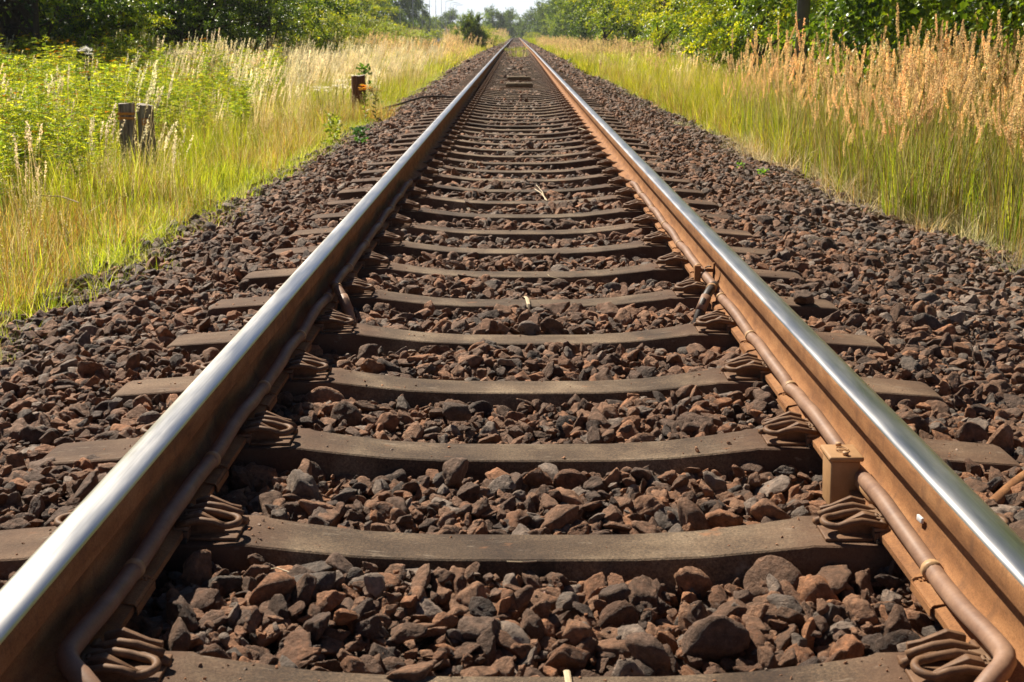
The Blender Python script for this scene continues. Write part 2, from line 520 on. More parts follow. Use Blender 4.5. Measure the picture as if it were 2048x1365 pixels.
def stone_field():
    P = []; Rr = []; S = []; T = []; I = []
    def emit(x, y, z, size, n_kinds):
        n = len(x)
        P.append(np.stack([x, y, z], 1))
        Rr.append(np.stack([rng.normal(0, .55, n), rng.normal(0, .55, n), rng.uniform(0, 6.28, n)], 1))
        s = size[:, None] * rng.uniform(.88, 1.12, (n, 3)); S.append(s)
        I.append(rng.integers(0, n_kinds, n))
        k = rng.random(n)[:, None]; w = rng.uniform(.45, 1.45, (n, 1))
        rust = np.array([.215, .108, .055]); gry = np.array([.205, .150, .112]); red = np.array([.270, .120, .052]); dk = np.array([.125, .070, .042])
        # stones near the grass carry less brake dust
        away = np.clip((np.abs(x) - 1.35) / .9, 0, 1)[:, None]
        c = np.where(k < .50 - .35 * away, rust, np.where(k < .72 - .45 * away, red, np.where(k < .86 - .3 * away, dk, gry)))
        T.append(c * w)
    def layer(y0, y1, sp, size, dz, keep=1.0):
        xs_ = np.arange(-3.1, 3.5, sp); ys_ = np.arange(y0, y1, sp)
        X, Y = np.meshgrid(xs_, ys_)
        X = X.ravel() + rng.uniform(-.5, .5, X.size) * sp; Y = Y.ravel() + rng.uniform(-.5, .5, Y.size) * sp
        ok = (X > edge_l(Y) - .22 + rng.normal(0, .13, X.size)) & (X < edge_r(Y) + .22 + rng.normal(0, .13, X.size))
        ok &= np.abs(X) < .45 * Y + 1.4
        ok &= rng.random(X.size) < keep
        # keep clear of the sleepers and the rail feet
        ky = np.abs((Y - Y0 + SP / 2) % SP - SP / 2)
        on_sl = (np.abs(X) < 1.22) & (ky < .088) & (Y < 200)
        near_rail = (np.abs(np.abs(X) - RX) < .10)
        ok &= ~on_sl
        X = X[ok]; Y = Y[ok]; near_rail = near_rail[ok]; ky = ky[ok]
        sz = size * np.exp(rng.normal(0, .33, len(X)))
        sz = np.clip(sz, .009, .050 if y0 < 30 else .2)
        # the crib is filled a little fuller halfway between sleepers
        fill = np.where(np.abs(X) < 1.25, (np.clip((ky - .1) / .2, 0, 1)) * .010 + .024, 0)
        mound = .012 * np.sin(X * 3.1 + Y * 1.7) + .010 * np.sin(X * 5.3 - Y * 4.1)
        low = np.where((np.abs(X) > .84) & (np.abs(X) < 1.27), .016, 0) + np.where((np.abs(X) < 1.32), np.clip((Y - 5) / 9, 0, 1) * .024, 0)
        z = bed_z(X) + drop(Y) + dz + fill - low + mound + rng.uniform(-.012, .012, len(X))
        z = np.where(near_rail, np.minimum(z, -.045), z)
        emit(X, Y, z, sz, 26)
    layer(1.3, 13, .033, .0240, -.010)
    layer(1.3, 13, .042, .0265, .010, .62)
    layer(1.3, 6, .020, .0110, .004, .35)
    layer(13, 34, .044, .030, -.002)
    layer(13, 34, .075, .031, .014, .45)
    layer(34, 75, .085, .042, .006)
    layer(75, 150, .18, .060, .008)
    # crumbs and grit on the sleepers, most of it round the rail seats
    n = 1900
    ks = (rng.random(n) ** 1.6 * 26).astype(int)
    gx = np.where(rng.random(n) < .8, rng.choice([-1, 1], n) * (RX + rng.normal(0, .17, n)), rng.uniform(-1.15, 1.15, n))
    gy = Y0 + SP * ks + rng.uniform(-.066, .066, n)
    gz_ = np.interp(np.abs(gx), [0, .20, .34, .46, .535, .548, .885, .93, .985, 1.17], [-.036, -.035, -.028, -.014, -.004, 0, 0, -.010, -.026, -.040]) + .001
    okg = (np.abs(np.abs(gx) - RX) > .085) & (np.abs(gx) < 1.17)
    emit(gx[okg], gy[okg], gz_[okg], rng.uniform(.0014, .0042, okg.sum()) * np.where(rng.random(okg.sum()) < .05, 2.4, 1), 26)
    T[-1] = T[-1] * 2.2
    # a few big loners
    loners = [(.145, 2.20, -.045, .042), (-.09, 2.06, -.045, .047), (-.17, 2.85, -.035, .036), (.30, 2.12, -.05, .04), (1.06, 4.78, -.015, .052), (-1.18, 2.95, -.055, .042), (-.18, 3.30, -.02, .042), (-.30, 7.6, -.02, .04), (.1, 11.6, -.01, .045), (.12, 19.5, -.01, .045), (.05, 21, -.01, .04), (-.3, 30, 0, .06), (.2, 31, 0, .055), (.22, 42, 0, .06), (-.2, 45, 0, .06), (.1, 36, 0, .055)]
    L = np.array(loners)
    P.append(L[:, :3]); n = len(L)
    Rr.append(rng.uniform(0, 6.28, (n, 3))); S.append(L[:, 3:4] * np.ones((1, 3))); I.append(rng.integers(0, 26, n))
    T.append(np.tile([.15, .088, .055], (n, 1)) * rng.uniform(.7, 1.3, (n, 1)))
    return [np.concatenate(a) for a in (P, Rr, S, I, T)]


P, Q, S, I, T = stone_field()
scatter("track_ballast", P, Q, S, I, T, stones, "loose rust-brown crushed stone between and beside the sleepers", "ballast")


# ------------------------------------------------------------------ rails
def rail_profile():
    half = [(.075, 0), (.075, .0115), (.052, .0175), (.030, .0245), (.018, .033), (.0115, .045), (.0085, .06), (.00825, .090), (.0095, .105), (.014, .1135), (.030, .119), (.0345, .1215), (.036, .125), (.0355, .150), (.0352, .1575), (.0338, .1625), (.0305, .1668), (.0255, .1693), (.019, .1708), (.010, .1717)]
    return half + [(0, .172)] + [(-x, z) for x, z in half[::-1]]


def make_rail(x, name):
    pr = rail_profile()
    yy = np.concatenate([[-1.5], np.arange(0, 60, 3.0), np.arange(60, 411, 10.0)])
    V = []; n = len(pr)
    for y in yy:
        dz = float(drop(y))
        V += [(x + px, y, .008 + pz + dz) for px, pz in pr]
    A = Acc(); F = []
    top = [k for k in range(n - 1) if min(pr[k][1], pr[k + 1][1]) >= .1620]
    topf = []; oth = []
    for j in range(len(yy) - 1):
        for k in range(n - 1):
            f = (j * n + k, (j + 1) * n + k, (j + 1) * n + k + 1, j * n + k + 1)
            (topf if k in top else oth).append(f)
    A.add(V, oth + topf + [tuple(range(n))])
    for q in range(len(oth), len(oth) + len(topf)): A.m[q] = 1
    me = A.mesh(name, [M['rust'], M['steel']], True)
    me.set_sharp_from_angle(angle=R(38))
    return me


lr = link("rail", make_rail(-RX, "rail")); tag(lr, "long left rail with bright polished top and dark shaded inner side", "rail", "rails of the track")
rr_ = link("rail", make_rail(RX, "rail")); tag(rr_, "long right rail with polished top and sunlit orange rusty inner side", "rail", "rails of the track")


# ------------------------------------------------------------------ sleepers
def sleeper_mesh():
    st = [(0, -.036, .132), (.20, -.035, .132), (.34, -.028, .136), (.46, -.014, .144), (.535, -.004, .152), (.548, 0.0, .160), (.60, 0, .166), (.885, 0, .170), (.93, -.010, .172), (.985, -.026, .170), (1.04, -.030, .168), (1.17, -.040, .162), (1.188, -.047, .156), (1.20, -.075, .150)]
    st = [(-a, b_, c_) for a, b_, c_ in st[::-1]][:-1] + st
    A = Acc(); V = []; F = []
    def sec(x, z, w):
        h = w / 2
        out = [(-h - .05, -.22), (-h - .004, z - .012), (-h - .001, z - .003), (-h + .003, z)]
        return [(x, a, b_) for a, b_ in out] + [(x, -a, b_) for a, b_ in out[::-1]]
    for s in st: V += sec(*s)
    n = 8
    for i in range(len(st) - 1):
        for k in range(n - 1):
            F.append((i * n + k, i * n + k + 1, (i + 1) * n + k + 1, (i + 1) * n + k))
    F.append(tuple(range(n))); F.append(tuple(range((len(st) - 1) * n + n - 1, (len(st) - 1) * n - 1, -1)))
    V = np.array(V)
    A.add(V, F)
    me = A.mesh("sleeper", M['sleeper'], True)
    bm = bmesh.new(); bm.from_mesh(me); bmesh.ops.recalc_face_normals(bm, faces=bm.faces); bm.to_mesh(me); bm.free()
    me.set_sharp_from_angle(angle=R(24))
    return me


def pad_mesh():
    A = Acc()
    A.box((-.082, -.075, .0004), (.082, .075, .0078))
    return A.mesh("rail_pad", M['black'])


def arc(c, r, a0, a1, n, z0, z1):
    return [(c[0] + r * math.cos(a0 + (a1 - a0) * i / n), c[1] + r * math.sin(a0 + (a1 - a0) * i / n), z0 + (z1 - z0) * i / n) for i in range(n + 1)]


# a clip: local +x points away from the rail, origin at foot edge on seat level
def clip_spring():
    A = Acc(); r = .0070
    # near side: a U that runs out from the toe, round the heel and back beside the shoulder
    p = [(-.012, -.056, .030), (.010, -.057, .037), (.035, -.058, .042), (.060, -.058, .038), (.078, -.057, .031)]
    p += [(x, y, z) for x, y, z in arc((.080, -.034), .0235, -math.pi / 2, math.pi / 2, 10, .030, .034)]
    p += [(.058, -.010, .040), (.034, -.009, .044), (.010, -.009, .039), (-.012, -.008, .031)]
    A.tube(p, r, 10)
    # far side: a single leg, cut off blunt
    A.tube([(-.012, .050, .030), (-.012, .026, .031), (-.006, .020, .033), (.010, .018, .040), (.034, .018, .046), (.060, .020, .041), (.084, .022, .031), (.100, .023, .024)], r, 10)
    A.tube([(-.012, y, .030) for y in (-.056, -.03, 0, .026)], r, 9)
    # lower return of the spring, under the far leg
    A.tube([(.012, .030, .016), (.050, .032, .018), (.090, .028, .014), (.108, .016, .012)], r, 9)
    return A.mesh("spring_clip", M['clip'], True)


def clip_shoulder():
    A = Acc()
    A.box((-.004, -.066, .0), (.010, .060, .020))                       # upstand against the foot
    A.box((.0102, -.062, .0), (.104, .056, .0075))                      # cast base plate
    # pointed ear inside the U
    v = [(.002, -.044, .006), (.002, -.024, .006), (.074, -.030, .006), (.074, -.036, .006), (.002, -.044, .046), (.002, -.024, .046), (.026, -.025, .052), (.026, -.043, .052), (.076, -.031, .026), (.076, -.036, .026)]
    f = [(0, 1, 5, 4), (4, 5, 6, 7), (7, 6, 8, 9), (9, 8, 2, 3), (0, 4, 7, 9, 3), (1, 2, 8, 6, 5), (0, 3, 2, 1)]
    A.add(v, f)
    # slim far ear, flat on top and bent down at its end
    v = [(.0, .044, .006), (.0, .056, .006), (.088, .056, .006), (.088, .044, .006), (.0, .044, .046), (.0, .056, .046), (.030, .056, .054), (.030, .044, .054), (.070, .055, .036), (.070, .045, .036), (.092, .055, .031), (.092, .045, .031)]
    f = [(4, 7, 6, 5), (7, 9, 8, 6), (9, 11, 10, 8), (11, 3, 2, 10), (0, 1, 2, 3), (0, 4, 5, 1), (0, 3, 11, 9, 7, 4), (1, 5, 6, 8, 10, 2)]
    A.add(v, f)
    me = A.mesh("shoulder", M['clip'])
    bm = bmesh.new(); bm.from_mesh(me); bmesh.ops.recalc_face_normals(bm, faces=bm.faces); bm.to_mesh(me); bm.free()
    return bevelled(me, .0022, 2)


def clip_insulator():
    A = Acc()
    A.add([(-.050, -.034, .0215), (.006, -.034, .0185), (.006, .034, .0185), (-.050, .034, .0215), (-.048, -.032, .032), (.010, -.034, .040), (.010, .034, .040), (-.048, .032, .032)], [(0, 3, 2, 1), (4, 5, 6, 7), (0, 1, 5, 4), (1, 2, 6, 5), (2, 3, 7, 6), (3, 0, 4, 7)])
    for k in range(4): A.box((-.034 + k * .009, -.024, .0355 + k * .001), (-.029 + k * .009, -.006, .0372 + k * .0012))
    A.box((-.020, -.062, .0215), (.010, -.036, .0285))
    return bevelled(A.mesh("insulator", M['plastic']), .0025, 2)


ME = dict(sl=sleeper_mesh(), pad=pad_mesh(), spring=clip_spring(), sh=clip_shoulder(), ins=clip_insulator())

ordn = ["", "second", "third", "fourth", "fifth", "sixth", "seventh", "eighth", "ninth", "tenth", "eleventh", "twelfth"]
sl_lab = {
    0: "brown concrete sleeper cut by the bottom edge of the photo, nearest of all",
    1: "second nearest brown concrete sleeper, whole width in view, wide bay of stones before it",
    2: "third nearest concrete sleeper, just beyond the square junction box on the right rail",
    3: "fourth nearest concrete sleeper, a pointed dark stone leaning against its front",
    4: "fifth nearest concrete sleeper, plain and dusty, between the box and the looped cables",
    5: "sixth nearest concrete sleeper, with a strip of pale straw across its middle",
    6: "seventh nearest concrete sleeper, just beyond the cable loops on both rails",
}
SEATS = [(-RX, 1), (-RX, -1), (RX, -1), (RX, 1)]


def make_sleeper():
    s = link("railway_sleeper", ME['sl'])
    for rx in (-RX, RX): link("rail_pad", ME['pad'], s, (rx, 0, 0))
    for rx, d in SEATS:
        c = link("rail_clip", ME['spring'], s, (rx + d * .075, 0, 0.0), (0, 0, 0), (d, 1, 1))
        link("shoulder", ME['sh'], c)
        link("insulator", ME['ins'], c)
    return s


def copy_tree(o, parent=None, depth=0, keep=None):
    c = o.copy(); COL.objects.link(c); c.parent = parent
    for ch in list(o.children):
        if keep is None or keep(ch): copy_tree(ch, c, depth + 1)
    return c


proto = make_sleeper()
inner = lambda ch: ch.name.startswith("rail_clip") and abs(ch.location.x) < RX
FULL, INNER, NUM = 46, 130, 300
protos = [proto]
for k in range(NUM):
    if k == 0: s = proto
    elif k < FULL: s = copy_tree(proto)
    elif k < INNER: s = copy_tree(proto, keep=inner)
    else: s = copy_tree(proto, keep=lambda ch: False)
    y = Y0 + SP * k
    wy = 0 if k < 8 else random.uniform(-.012, .012)
    s.location = (0, y + wy, float(drop(y)) - (0 if k < 90 else .004))
    s.rotation_euler = (0, 0, 0 if k < 3 else random.uniform(-.004, .004))
    if k in sl_lab: lab = sl_lab[k]
    elif k < 12: lab = "%s nearest concrete sleeper, counted from the bottom edge of the photo" % ordn[k]
    elif k < 37: lab = "concrete sleeper in the middle distance, between the twelfth nearest one and the nearer balise"
    elif k < 44: lab = "concrete sleeper close to the two balises lying in the track"
    else: lab = "concrete sleeper far up the track, beyond both balises"
    tag(s, lab, "sleeper", "concrete sleepers under the rails")
A = Acc()
for k in range(NUM, 660):
    y = Y0 + SP * k; z = float(drop(y)) - .012
    A.box((-1.2, y - .08, z - .1), (1.2, y + .08, z))
tag(link("distant_sleepers", A.mesh("distant_sleepers", M['sleeper'])), "faint row of the farthest sleepers where the track meets the trees", "sleepers", None, 'stuff')


# ------------------------------------------------------------------ conduits on the rail feet
def smooth_path(keys, step=.02):
    """Catmull-Rom through keys"""
    K = [Vector(k) for k in keys]; out = []
    for i in range(len(K) - 1):
        p0 = K[max(i - 1, 0)]; p1 = K[i]; p2 = K[i + 1]; p3 = K[min(i + 2, len(K) - 1)]
        n = max(2, int((p2 - p1).length / step))
        for j in range(n):
            t = j / n
            out.append(.5 * ((2 * p1) + (-p0 + p2) * t + (2 * p0 - 5 * p1 + 4 * p2 - p3) * t * t + (-p0 + 3 * p1 - 3 * p2 + p3) * t ** 3))
    out.append(K[-1]); return out


def conduit(side, y_end, label):
    root = empty("cable_conduit", (side * .70, Y0, .03))
    tag(root, label, "conduit", "conduits along the rail feet")
    inv = Matrix.Translation(-Vector(root.location))
    keys = []
    y = Y0 + .10
    # elbow at the near end: turns in towards the stones and dives
    elbow = [(side * .52, Y0 - .24, -.09), (side * .575, Y0 - .185, -.02), (side * .645, Y0 - .125, .045), (side * .693, Y0 - .075, .064), (side * .700, Y0 - .01, .064)]
    keys += elbow
    k = 0
    while True:
        ys_ = Y0 + SP * k
        pts = [(ys_ + .11, .699, .058), (ys_ + .24, .708, .045), (ys_ + .30, .704, .044), (ys_ + .37, .706, .046), (ys_ + .50, .699, .060), (ys_ + .60, .693, .068)]
        stop = False
        for yy_, xx_, zz_ in pts:
            if yy_ > y_end: stop = True; break
            keys.append((side * (xx_ + rng.normal(0, .0018)), yy_, zz_))
        if stop: break
        k += 1
    keys.append((side * .700, y_end + .05, .047))
    pts = [inv @ p for p in smooth_path(keys)]
    A = Acc(); A.tube(pts, .0165, 12)
    link("tube", A.mesh("tube", M['conduit'], True), root)
    kk = 0
    while Y0 + SP * kk + .3 < y_end:
        yc = Y0 + SP * kk + .30
        # ring round the tube
        A = Acc()
        A.tube([inv @ Vector((side * .7045, yc - .008 + .0, .0445)), inv @ Vector((side * .7045, yc + .008, .0445))], .0190, 14, flat=1.0)
        rg = link("clamp_ring", A.mesh("clamp_ring", M['band'], True), root)
        # strap across the foot, hooked round its edge, with a crimped rim
        yo = yc - .045
        A = Acc()
        xin = .6785 if True else 0
        zs = [(.737, .0385), (.722, .0325), (.7015, .0265), (.677, .0225), (.6735, .019), (.6735, .004)]
        for (xa, za), (xb, zb) in zip(zs[:-1], zs[1:]):
            a0, b0 = side * xa, side * xb
            v = [(a0, yo - .055, za), (b0, yo - .055, zb), (b0, yo + .055, zb), (a0, yo + .055, za)]
            v = [tuple(inv @ Vector(q)) for q in v]
            vt = [(p[0], p[1], p[2] + .0022) for p in v]
            if abs(xa - xb) < 1e-4: vt = [(p[0] - side * .0022, p[1], p[2]) for p in v]
            A.add(v + vt, [(0, 1, 2, 3), (7, 6, 5, 4), (0, 4, 5, 1), (1, 5, 6, 2), (2, 6, 7, 3), (3, 7, 4, 0)])
        # raised bead along the strap's far edge
        A.tube([inv @ Vector((side * x_, yo + .052, z_ + .004)) for x_, z_ in zs[1:5]] , .0034, 6)
        for q in range(6):
            t = q / 5; xq = .684 + .030 * t; zq = .0262 + .009 * t
            cq = inv @ Vector((side * xq, yo + .043, zq))
            A.box((cq.x - .0018, cq.y - .004, cq.z - .001), (cq.x + .0018, cq.y + .004, cq.z + .0022))
        link("foot_strap", A.mesh("foot_strap", M['rust'], False), root)
        kk += 1
    return root


conduit(1, 8.05, "sunlit brown conduit clamped along the foot of the right rail")
conduit(-1, 8.15, "shaded dark conduit clamped along the foot of the left rail")

# junction box on the right rail foot
bx = empty("junction_box", (.668, 2.63, -.012)); tag(bx, "square tan junction box with a lid on the right rail's conduit", "junction box")
A = Acc(); A.add([(-.028, -.038, -.012), (.026, -.038, .000), (.026, .038, .000), (-.028, .038, -.012), (-.032, -.040, .098), (.032, -.040, .098), (.032, .040, .098), (-.032, .040, .098)], [(0, 3, 2, 1), (4, 5, 6, 7), (0, 1, 5, 4), (1, 2, 6, 5), (2, 3, 7, 6), (3, 0, 4, 7)])
link("box_body", bevelled(A.mesh("box_body", M['box']), .006, 3), bx)
A = Acc(); A.box((-.037, -.046, .0975), (.037, .046, .109)); lid = link("lid", bevelled(A.mesh("lid", M['box']), .005, 3), bx)
A = Acc()
for sx_, sy_ in ((.0, .031), (.0, -.031)): A.tube([(sx_, sy_, .111), (sx_, sy_, .1165)], .0065, 12)
link("screw", A.mesh("screw", M['band'], True), lid)
A = Acc()                                                # small round embossed mark
ring = [(.013 * math.cos(a), .013 * math.sin(a), .1128) for a in np.linspace(0, 2 * math.pi, 21)]
A.tube(ring, .0012, 6, cap=False)
ring = [(.0075 * math.cos(a), .0075 * math.sin(a), .1128) for a in np.linspace(0, 2 * math.pi, 17)]
A.tube(ring, .001, 6, cap=False)
link("embossed_mark", A.mesh("embossed_mark", M['box'], True), lid)
A = Acc(); A.tube([(.036, -.050, .056), (.040, -.12, .054), (.041, -.16, .050)], .0185, 14); link("tube_socket", A.mesh("tube_socket", M['box'], True), bx)
A = Acc(); A.tube([(.036, .050, .056), (.038, .12, .054)], .0185, 14); link("tube_socket", A.mesh("tube_socket", M['box'], True), bx)

# little zinc tag on the right rail
A = Acc(); A.box((-.003, -.012, -.006), (.003, .012, .006)); t_ = link("zinc_tag", bevelled(A.mesh("zinc_tag", M['bright']), .002), None, (.737, 2.30, .070), (0, 0, .1)); tag(t_, "tiny bright tag on the foot of the right rail near the box", "tag")


def cable_loop(side, label):
    root = empty("cable_loop", (side * .69, 4.70, .03)); tag(root, label, "cable", "cables looping off the rail feet")
    inv = Matrix.Translation(-Vector(root.location))
    p = smooth_path([(side * .715, 4.74, .030), (side * .700, 4.66, .062), (side * .672, 4.56, .068), (side * .640, 4.50, .035), (side * .612, 4.46, -.030), (side * .598, 4.44, -.10)])
    A = Acc(); A.tube([inv @ q for q in p], .0165, 12); link("cable", A.mesh("cable", M['black' if side > 0 else 'conduit'], True), root)
    A = Acc(); a = inv @ p[-9]; b_ = inv @ p[-6]
    A.tube([a, b_], .019, 12); link("sleeve", A.mesh("sleeve", M['conduit'], True), root)
    A = Acc(); i0 = len(p) // 2 - 2
    A.tube([inv @ p[i0], inv @ p[i0 + 1]], .0195, 12); link("band", A.mesh("band", M['box'], True), root)
    return root


cable_loop(1, "black cable curving from the right rail foot down into the stones")
cable_loop(-1, "dark cable curving from the left rail foot down into the stones")

br = empty("conduit_bracket", (.662, 4.84, .02)); tag(br, "upright rusty bracket clasping the right conduit above the black cable", "bracket")
A = Acc(); A.box((-.012, -.010, -.01), (.012, .010, .085)); link("upright", bevelled(A.mesh("upright", M['rust']), .002), br)
A = Acc(); A.box((.012, -.006, .060), (.062, .006, .074)); A.box((.058, -.006, .015), (.066, .006, .095)); link("clasp", bevelled(A.mesh("clasp", M['rust']), .002), br)
A = Acc()
for q in range(3):
    a0 = rng.uniform(0, 3)
    A.tube([(.045 + .02 * math.sin(a0 + t), .012 * math.cos(2 * t + q), .045 + .03 * math.cos(a0 + t) + .008 * q) for t in np.linspace(0, 4, 14)], .0024, 6)
link("tie_wire", A.mesh("tie_wire", M['black'], True), br)

# rod lying on the stones, outside the right rail
A = Acc(); A.tube(smooth_path([(.80, 2.42, -.085), (1.05, 2.72, -.045), (1.21, 2.90, -.035), (1.6, 3.30, -.04), (2.2, 3.95, -.12)], .06), .0150, 12)
tag(link("steel_rod", A.mesh("steel_rod", M['rust'], True)), "rusty rod lying on the stones outside the right rail", "rod")
# cable crossing the shoulder outside the left rail
A = Acc(); A.tube(smooth_path([(-.80, 20.6, -.03), (-1.1, 20.5, -.01), (-1.45, 20.2, .00), (-1.8, 19.6, -.08), (-2.15, 18.7, -.14)], .06), .017, 8)
tag(link("shoulder_cable", A.mesh("shoulder_cable", M['black'], True)), "dark cable running from the left rail out to the grass by the brown stump", "cable")
# joint plate further up the left rail
A = Acc(); A.box((-.02, -.03, 0), (.05, .03, .02)); A.box((-.02, -.03, 0), (-.008, .03, .07))
tag(link("rail_bracket", bevelled(A.mesh("rail_bracket", M['rust']), .003), None, (-.715, 21.6, .09)), "small metal bracket sticking out of the left rail, short of the balises", "bracket")

# ------------------------------------------------------------------ balises
for i, (yb, lab) in enumerate([(24.45, "nearer of the two dusty yellow-brown balises lying across the track centre"), (28.1, "farther of the two dusty yellow-brown balises lying across the track centre")]):
    t_ = empty("track_balise", (0.03, yb, -.02)); tag(t_, lab, "balise", "balises in the track")
    A = Acc(); A.box((-.25, -.18, .012), (.25, .18, .068)); A.box((-.235, -.165, .068), (.235, .165, .078))
    link("housing", bevelled(A.mesh("housing", M['balise']), .008, 2), t_)
    A = Acc(); A.box((-.53, -.26, -.016), (.53, -.20, .004)); link("mounting_bar", bevelled(A.mesh("mounting_bar", M['clip']), .003), t_)
    A = Acc(); A.box((-.53, .20, -.016), (.53, .26, .004)); link("mounting_bar", bevelled(A.mesh("mounting_bar", M['clip']), .003), t_)
    A = Acc()
    for sx_ in (-.2, .2): A.box((sx_ - .02, -.26, .004), (sx_ + .02, .26, .0118))
    link("bracket_foot", A.mesh("bracket_foot", M['clip']), t_)

# ================================================================== vegetation
GREEN = np.array([.20, .29, .022]); LIME = np.array([.40, .43, .028]); STRAW = np.array([.72, .62, .38]); REDG = np.array([.52, .34, .10])
OLIVE = np.array([.10, .115, .03]); DKG = np.array([.045, .085, .016]); PLUME = np.array([.66, .485, .305])


def blade(A, r, base, h, w, lean, az, col, seg=4, curl=1.0):
    """one tapering, bent blade of grass"""
    d = np.array([math.cos(az), math.sin(az), 0]); side = np.array([-d[1], d[0], 0])
    tw = r.uniform(-1.2, 1.2)
    V = []
    for i in range(seg + 1):
        t = i / seg
        off = d * lean * h * (t ** (1.6 + curl * .4))
        p = base + off + np.array([0, 0, h * (t - .18 * lean * t * t)])
        ww = w * (1 - t ** 2.2) * (.55 + .9 * min(t * 3, 1) * .5)
        s_ = side * math.cos(tw * t) + d * math.sin(tw * t) * .8
        if i == seg: V.append(p)
        else: V += [p - s_ * ww / 2, p + s_ * ww / 2]
    F = [(2 * i, 2 * i + 1, 2 * i + 3, 2 * i + 2) for i in range(seg - 1)] + [(2 * seg - 2, 2 * seg - 1, 2 * seg)]
    A.add(V, F, col)


def spike(A, r, base, top, rad, n, size, col, jit=.25):
    """a seed head: many small scales round a stalk"""
    base = np.array(base, float); top = np.array(top, float); ax = top - base
    L = np.linalg.norm(ax); u = ax / L
    a = np.cross(u, [0, 0.3, 1.0]); a = a / (np.linalg.norm(a) + 1e-9); b_ = np.cross(u, a)
    for _ in range(n):
        t = r.random() ** .9; an = r.uniform(0, 6.283)
        rr_2 = rad * (math.sin(math.pi * min(.97, t * .85 + .12)) ** .7) * r.uniform(.3, 1.0)
        o_ = a * math.cos(an) + b_ * math.sin(an)
        p = base + ax * t + o_ * rr_2
        dirn = u * r.uniform(.5, 1) + o_ * r.uniform(.1, .7); dirn /= np.linalg.norm(dirn)
        s2 = np.cross(dirn, r.normal(size=3)); s2 /= np.linalg.norm(s2) + 1e-9
        l = size * r.uniform(.6, 1.3); w = l * .32
        c = np.array(col) * (1 + r.uniform(-jit, jit))
        A.add([p, p + dirn * l * .5 + s2 * w, p + dirn * l, p + dirn * l * .5 - s2 * w], [(0, 1, 2, 3)], c)


def leaf_quad(A, r, p, dirn, l, w, col, fold=.25):
    dirn = dirn / (np.linalg.norm(dirn) + 1e-9)
    s2 = np.cross(dirn, r.normal(size=3)); s2 /= np.linalg.norm(s2) + 1e-9
    up = np.cross(s2, dirn)
    m = p + dirn * l * .45
    A.add([p, m + s2 * w + up * w * fold, p + dirn * l, m - s2 * w + up * w * fold], [(0, 1, 2), (0, 2, 3)], col)


def clump(name, seed, n, rad, h, w, lean, cols, mat, seg=4, az=None, heads=None):
    r = np.random.default_rng(seed); A = Acc()
    for _ in range(n):
        q = r.random() ** .6 * rad; a = r.uniform(0, 6.283)
        base = np.array([q * math.cos(a), q * math.sin(a), -.02])
        hh = h * r.uniform(.45, 1.0); c = cols[r.integers(len(cols))] * r.uniform(.75, 1.25)
        az_ = a + r.normal(0, .8) if az is None else az + r.normal(0, .7)
        blade(A, r, base, hh, w * r.uniform(.6, 1.2), abs(r.normal(lean, lean * .6)), az_, c, seg)
    if heads:
        k, hh, hl, hr, cnt, sz, hc, sw, stemc = heads
        for _ in range(k):
            q = r.random() ** .6 * rad; a = r.uniform(0, 6.283)
            base = np.array([q * math.cos(a), q * math.sin(a), 0.])
            H = hh * r.uniform(.62, 1.0); az_ = (r.uniform(0, 6.28) if az is None else az + r.normal(0, .35))
            ln = abs(r.normal(lean * .45, .05)) * H
            d = np.array([math.cos(az_), math.sin(az_), 0])
            pts = [base, base + np.array([0, 0, H * .5]) + d * ln * .25, base + np.array([0, 0, H * .82]) + d * ln * .7, base + np.array([0, 0, H]) + d * ln]
            for p, q2 in zip(pts[:-1], pts[1:]):
                sd = np.array([-d[1], d[0], 0]) * sw / 2; s3 = np.array([d[0], d[1], 0]) * sw / 2
                A.add([p - sd, p + sd, q2 + sd, q2 - sd], [(0, 1, 2, 3)], stemc)
                A.add([p - s3, p + s3, q2 + s3, q2 - s3], [(0, 1, 2, 3)], stemc)
            u = pts[3] - pts[2]; u /= np.linalg.norm(u)
            hl_ = hl * r.uniform(.7, 1.15)
            spike(A, r, pts[3] - u * hl_ * .75, pts[3] + u * hl_ * .35 + d * hl_ * .08, hr * r.uniform(.8, 1.2), cnt, sz, np.array(hc) * r.uniform(.8, 1.15))
    return A.mesh(name, mat)


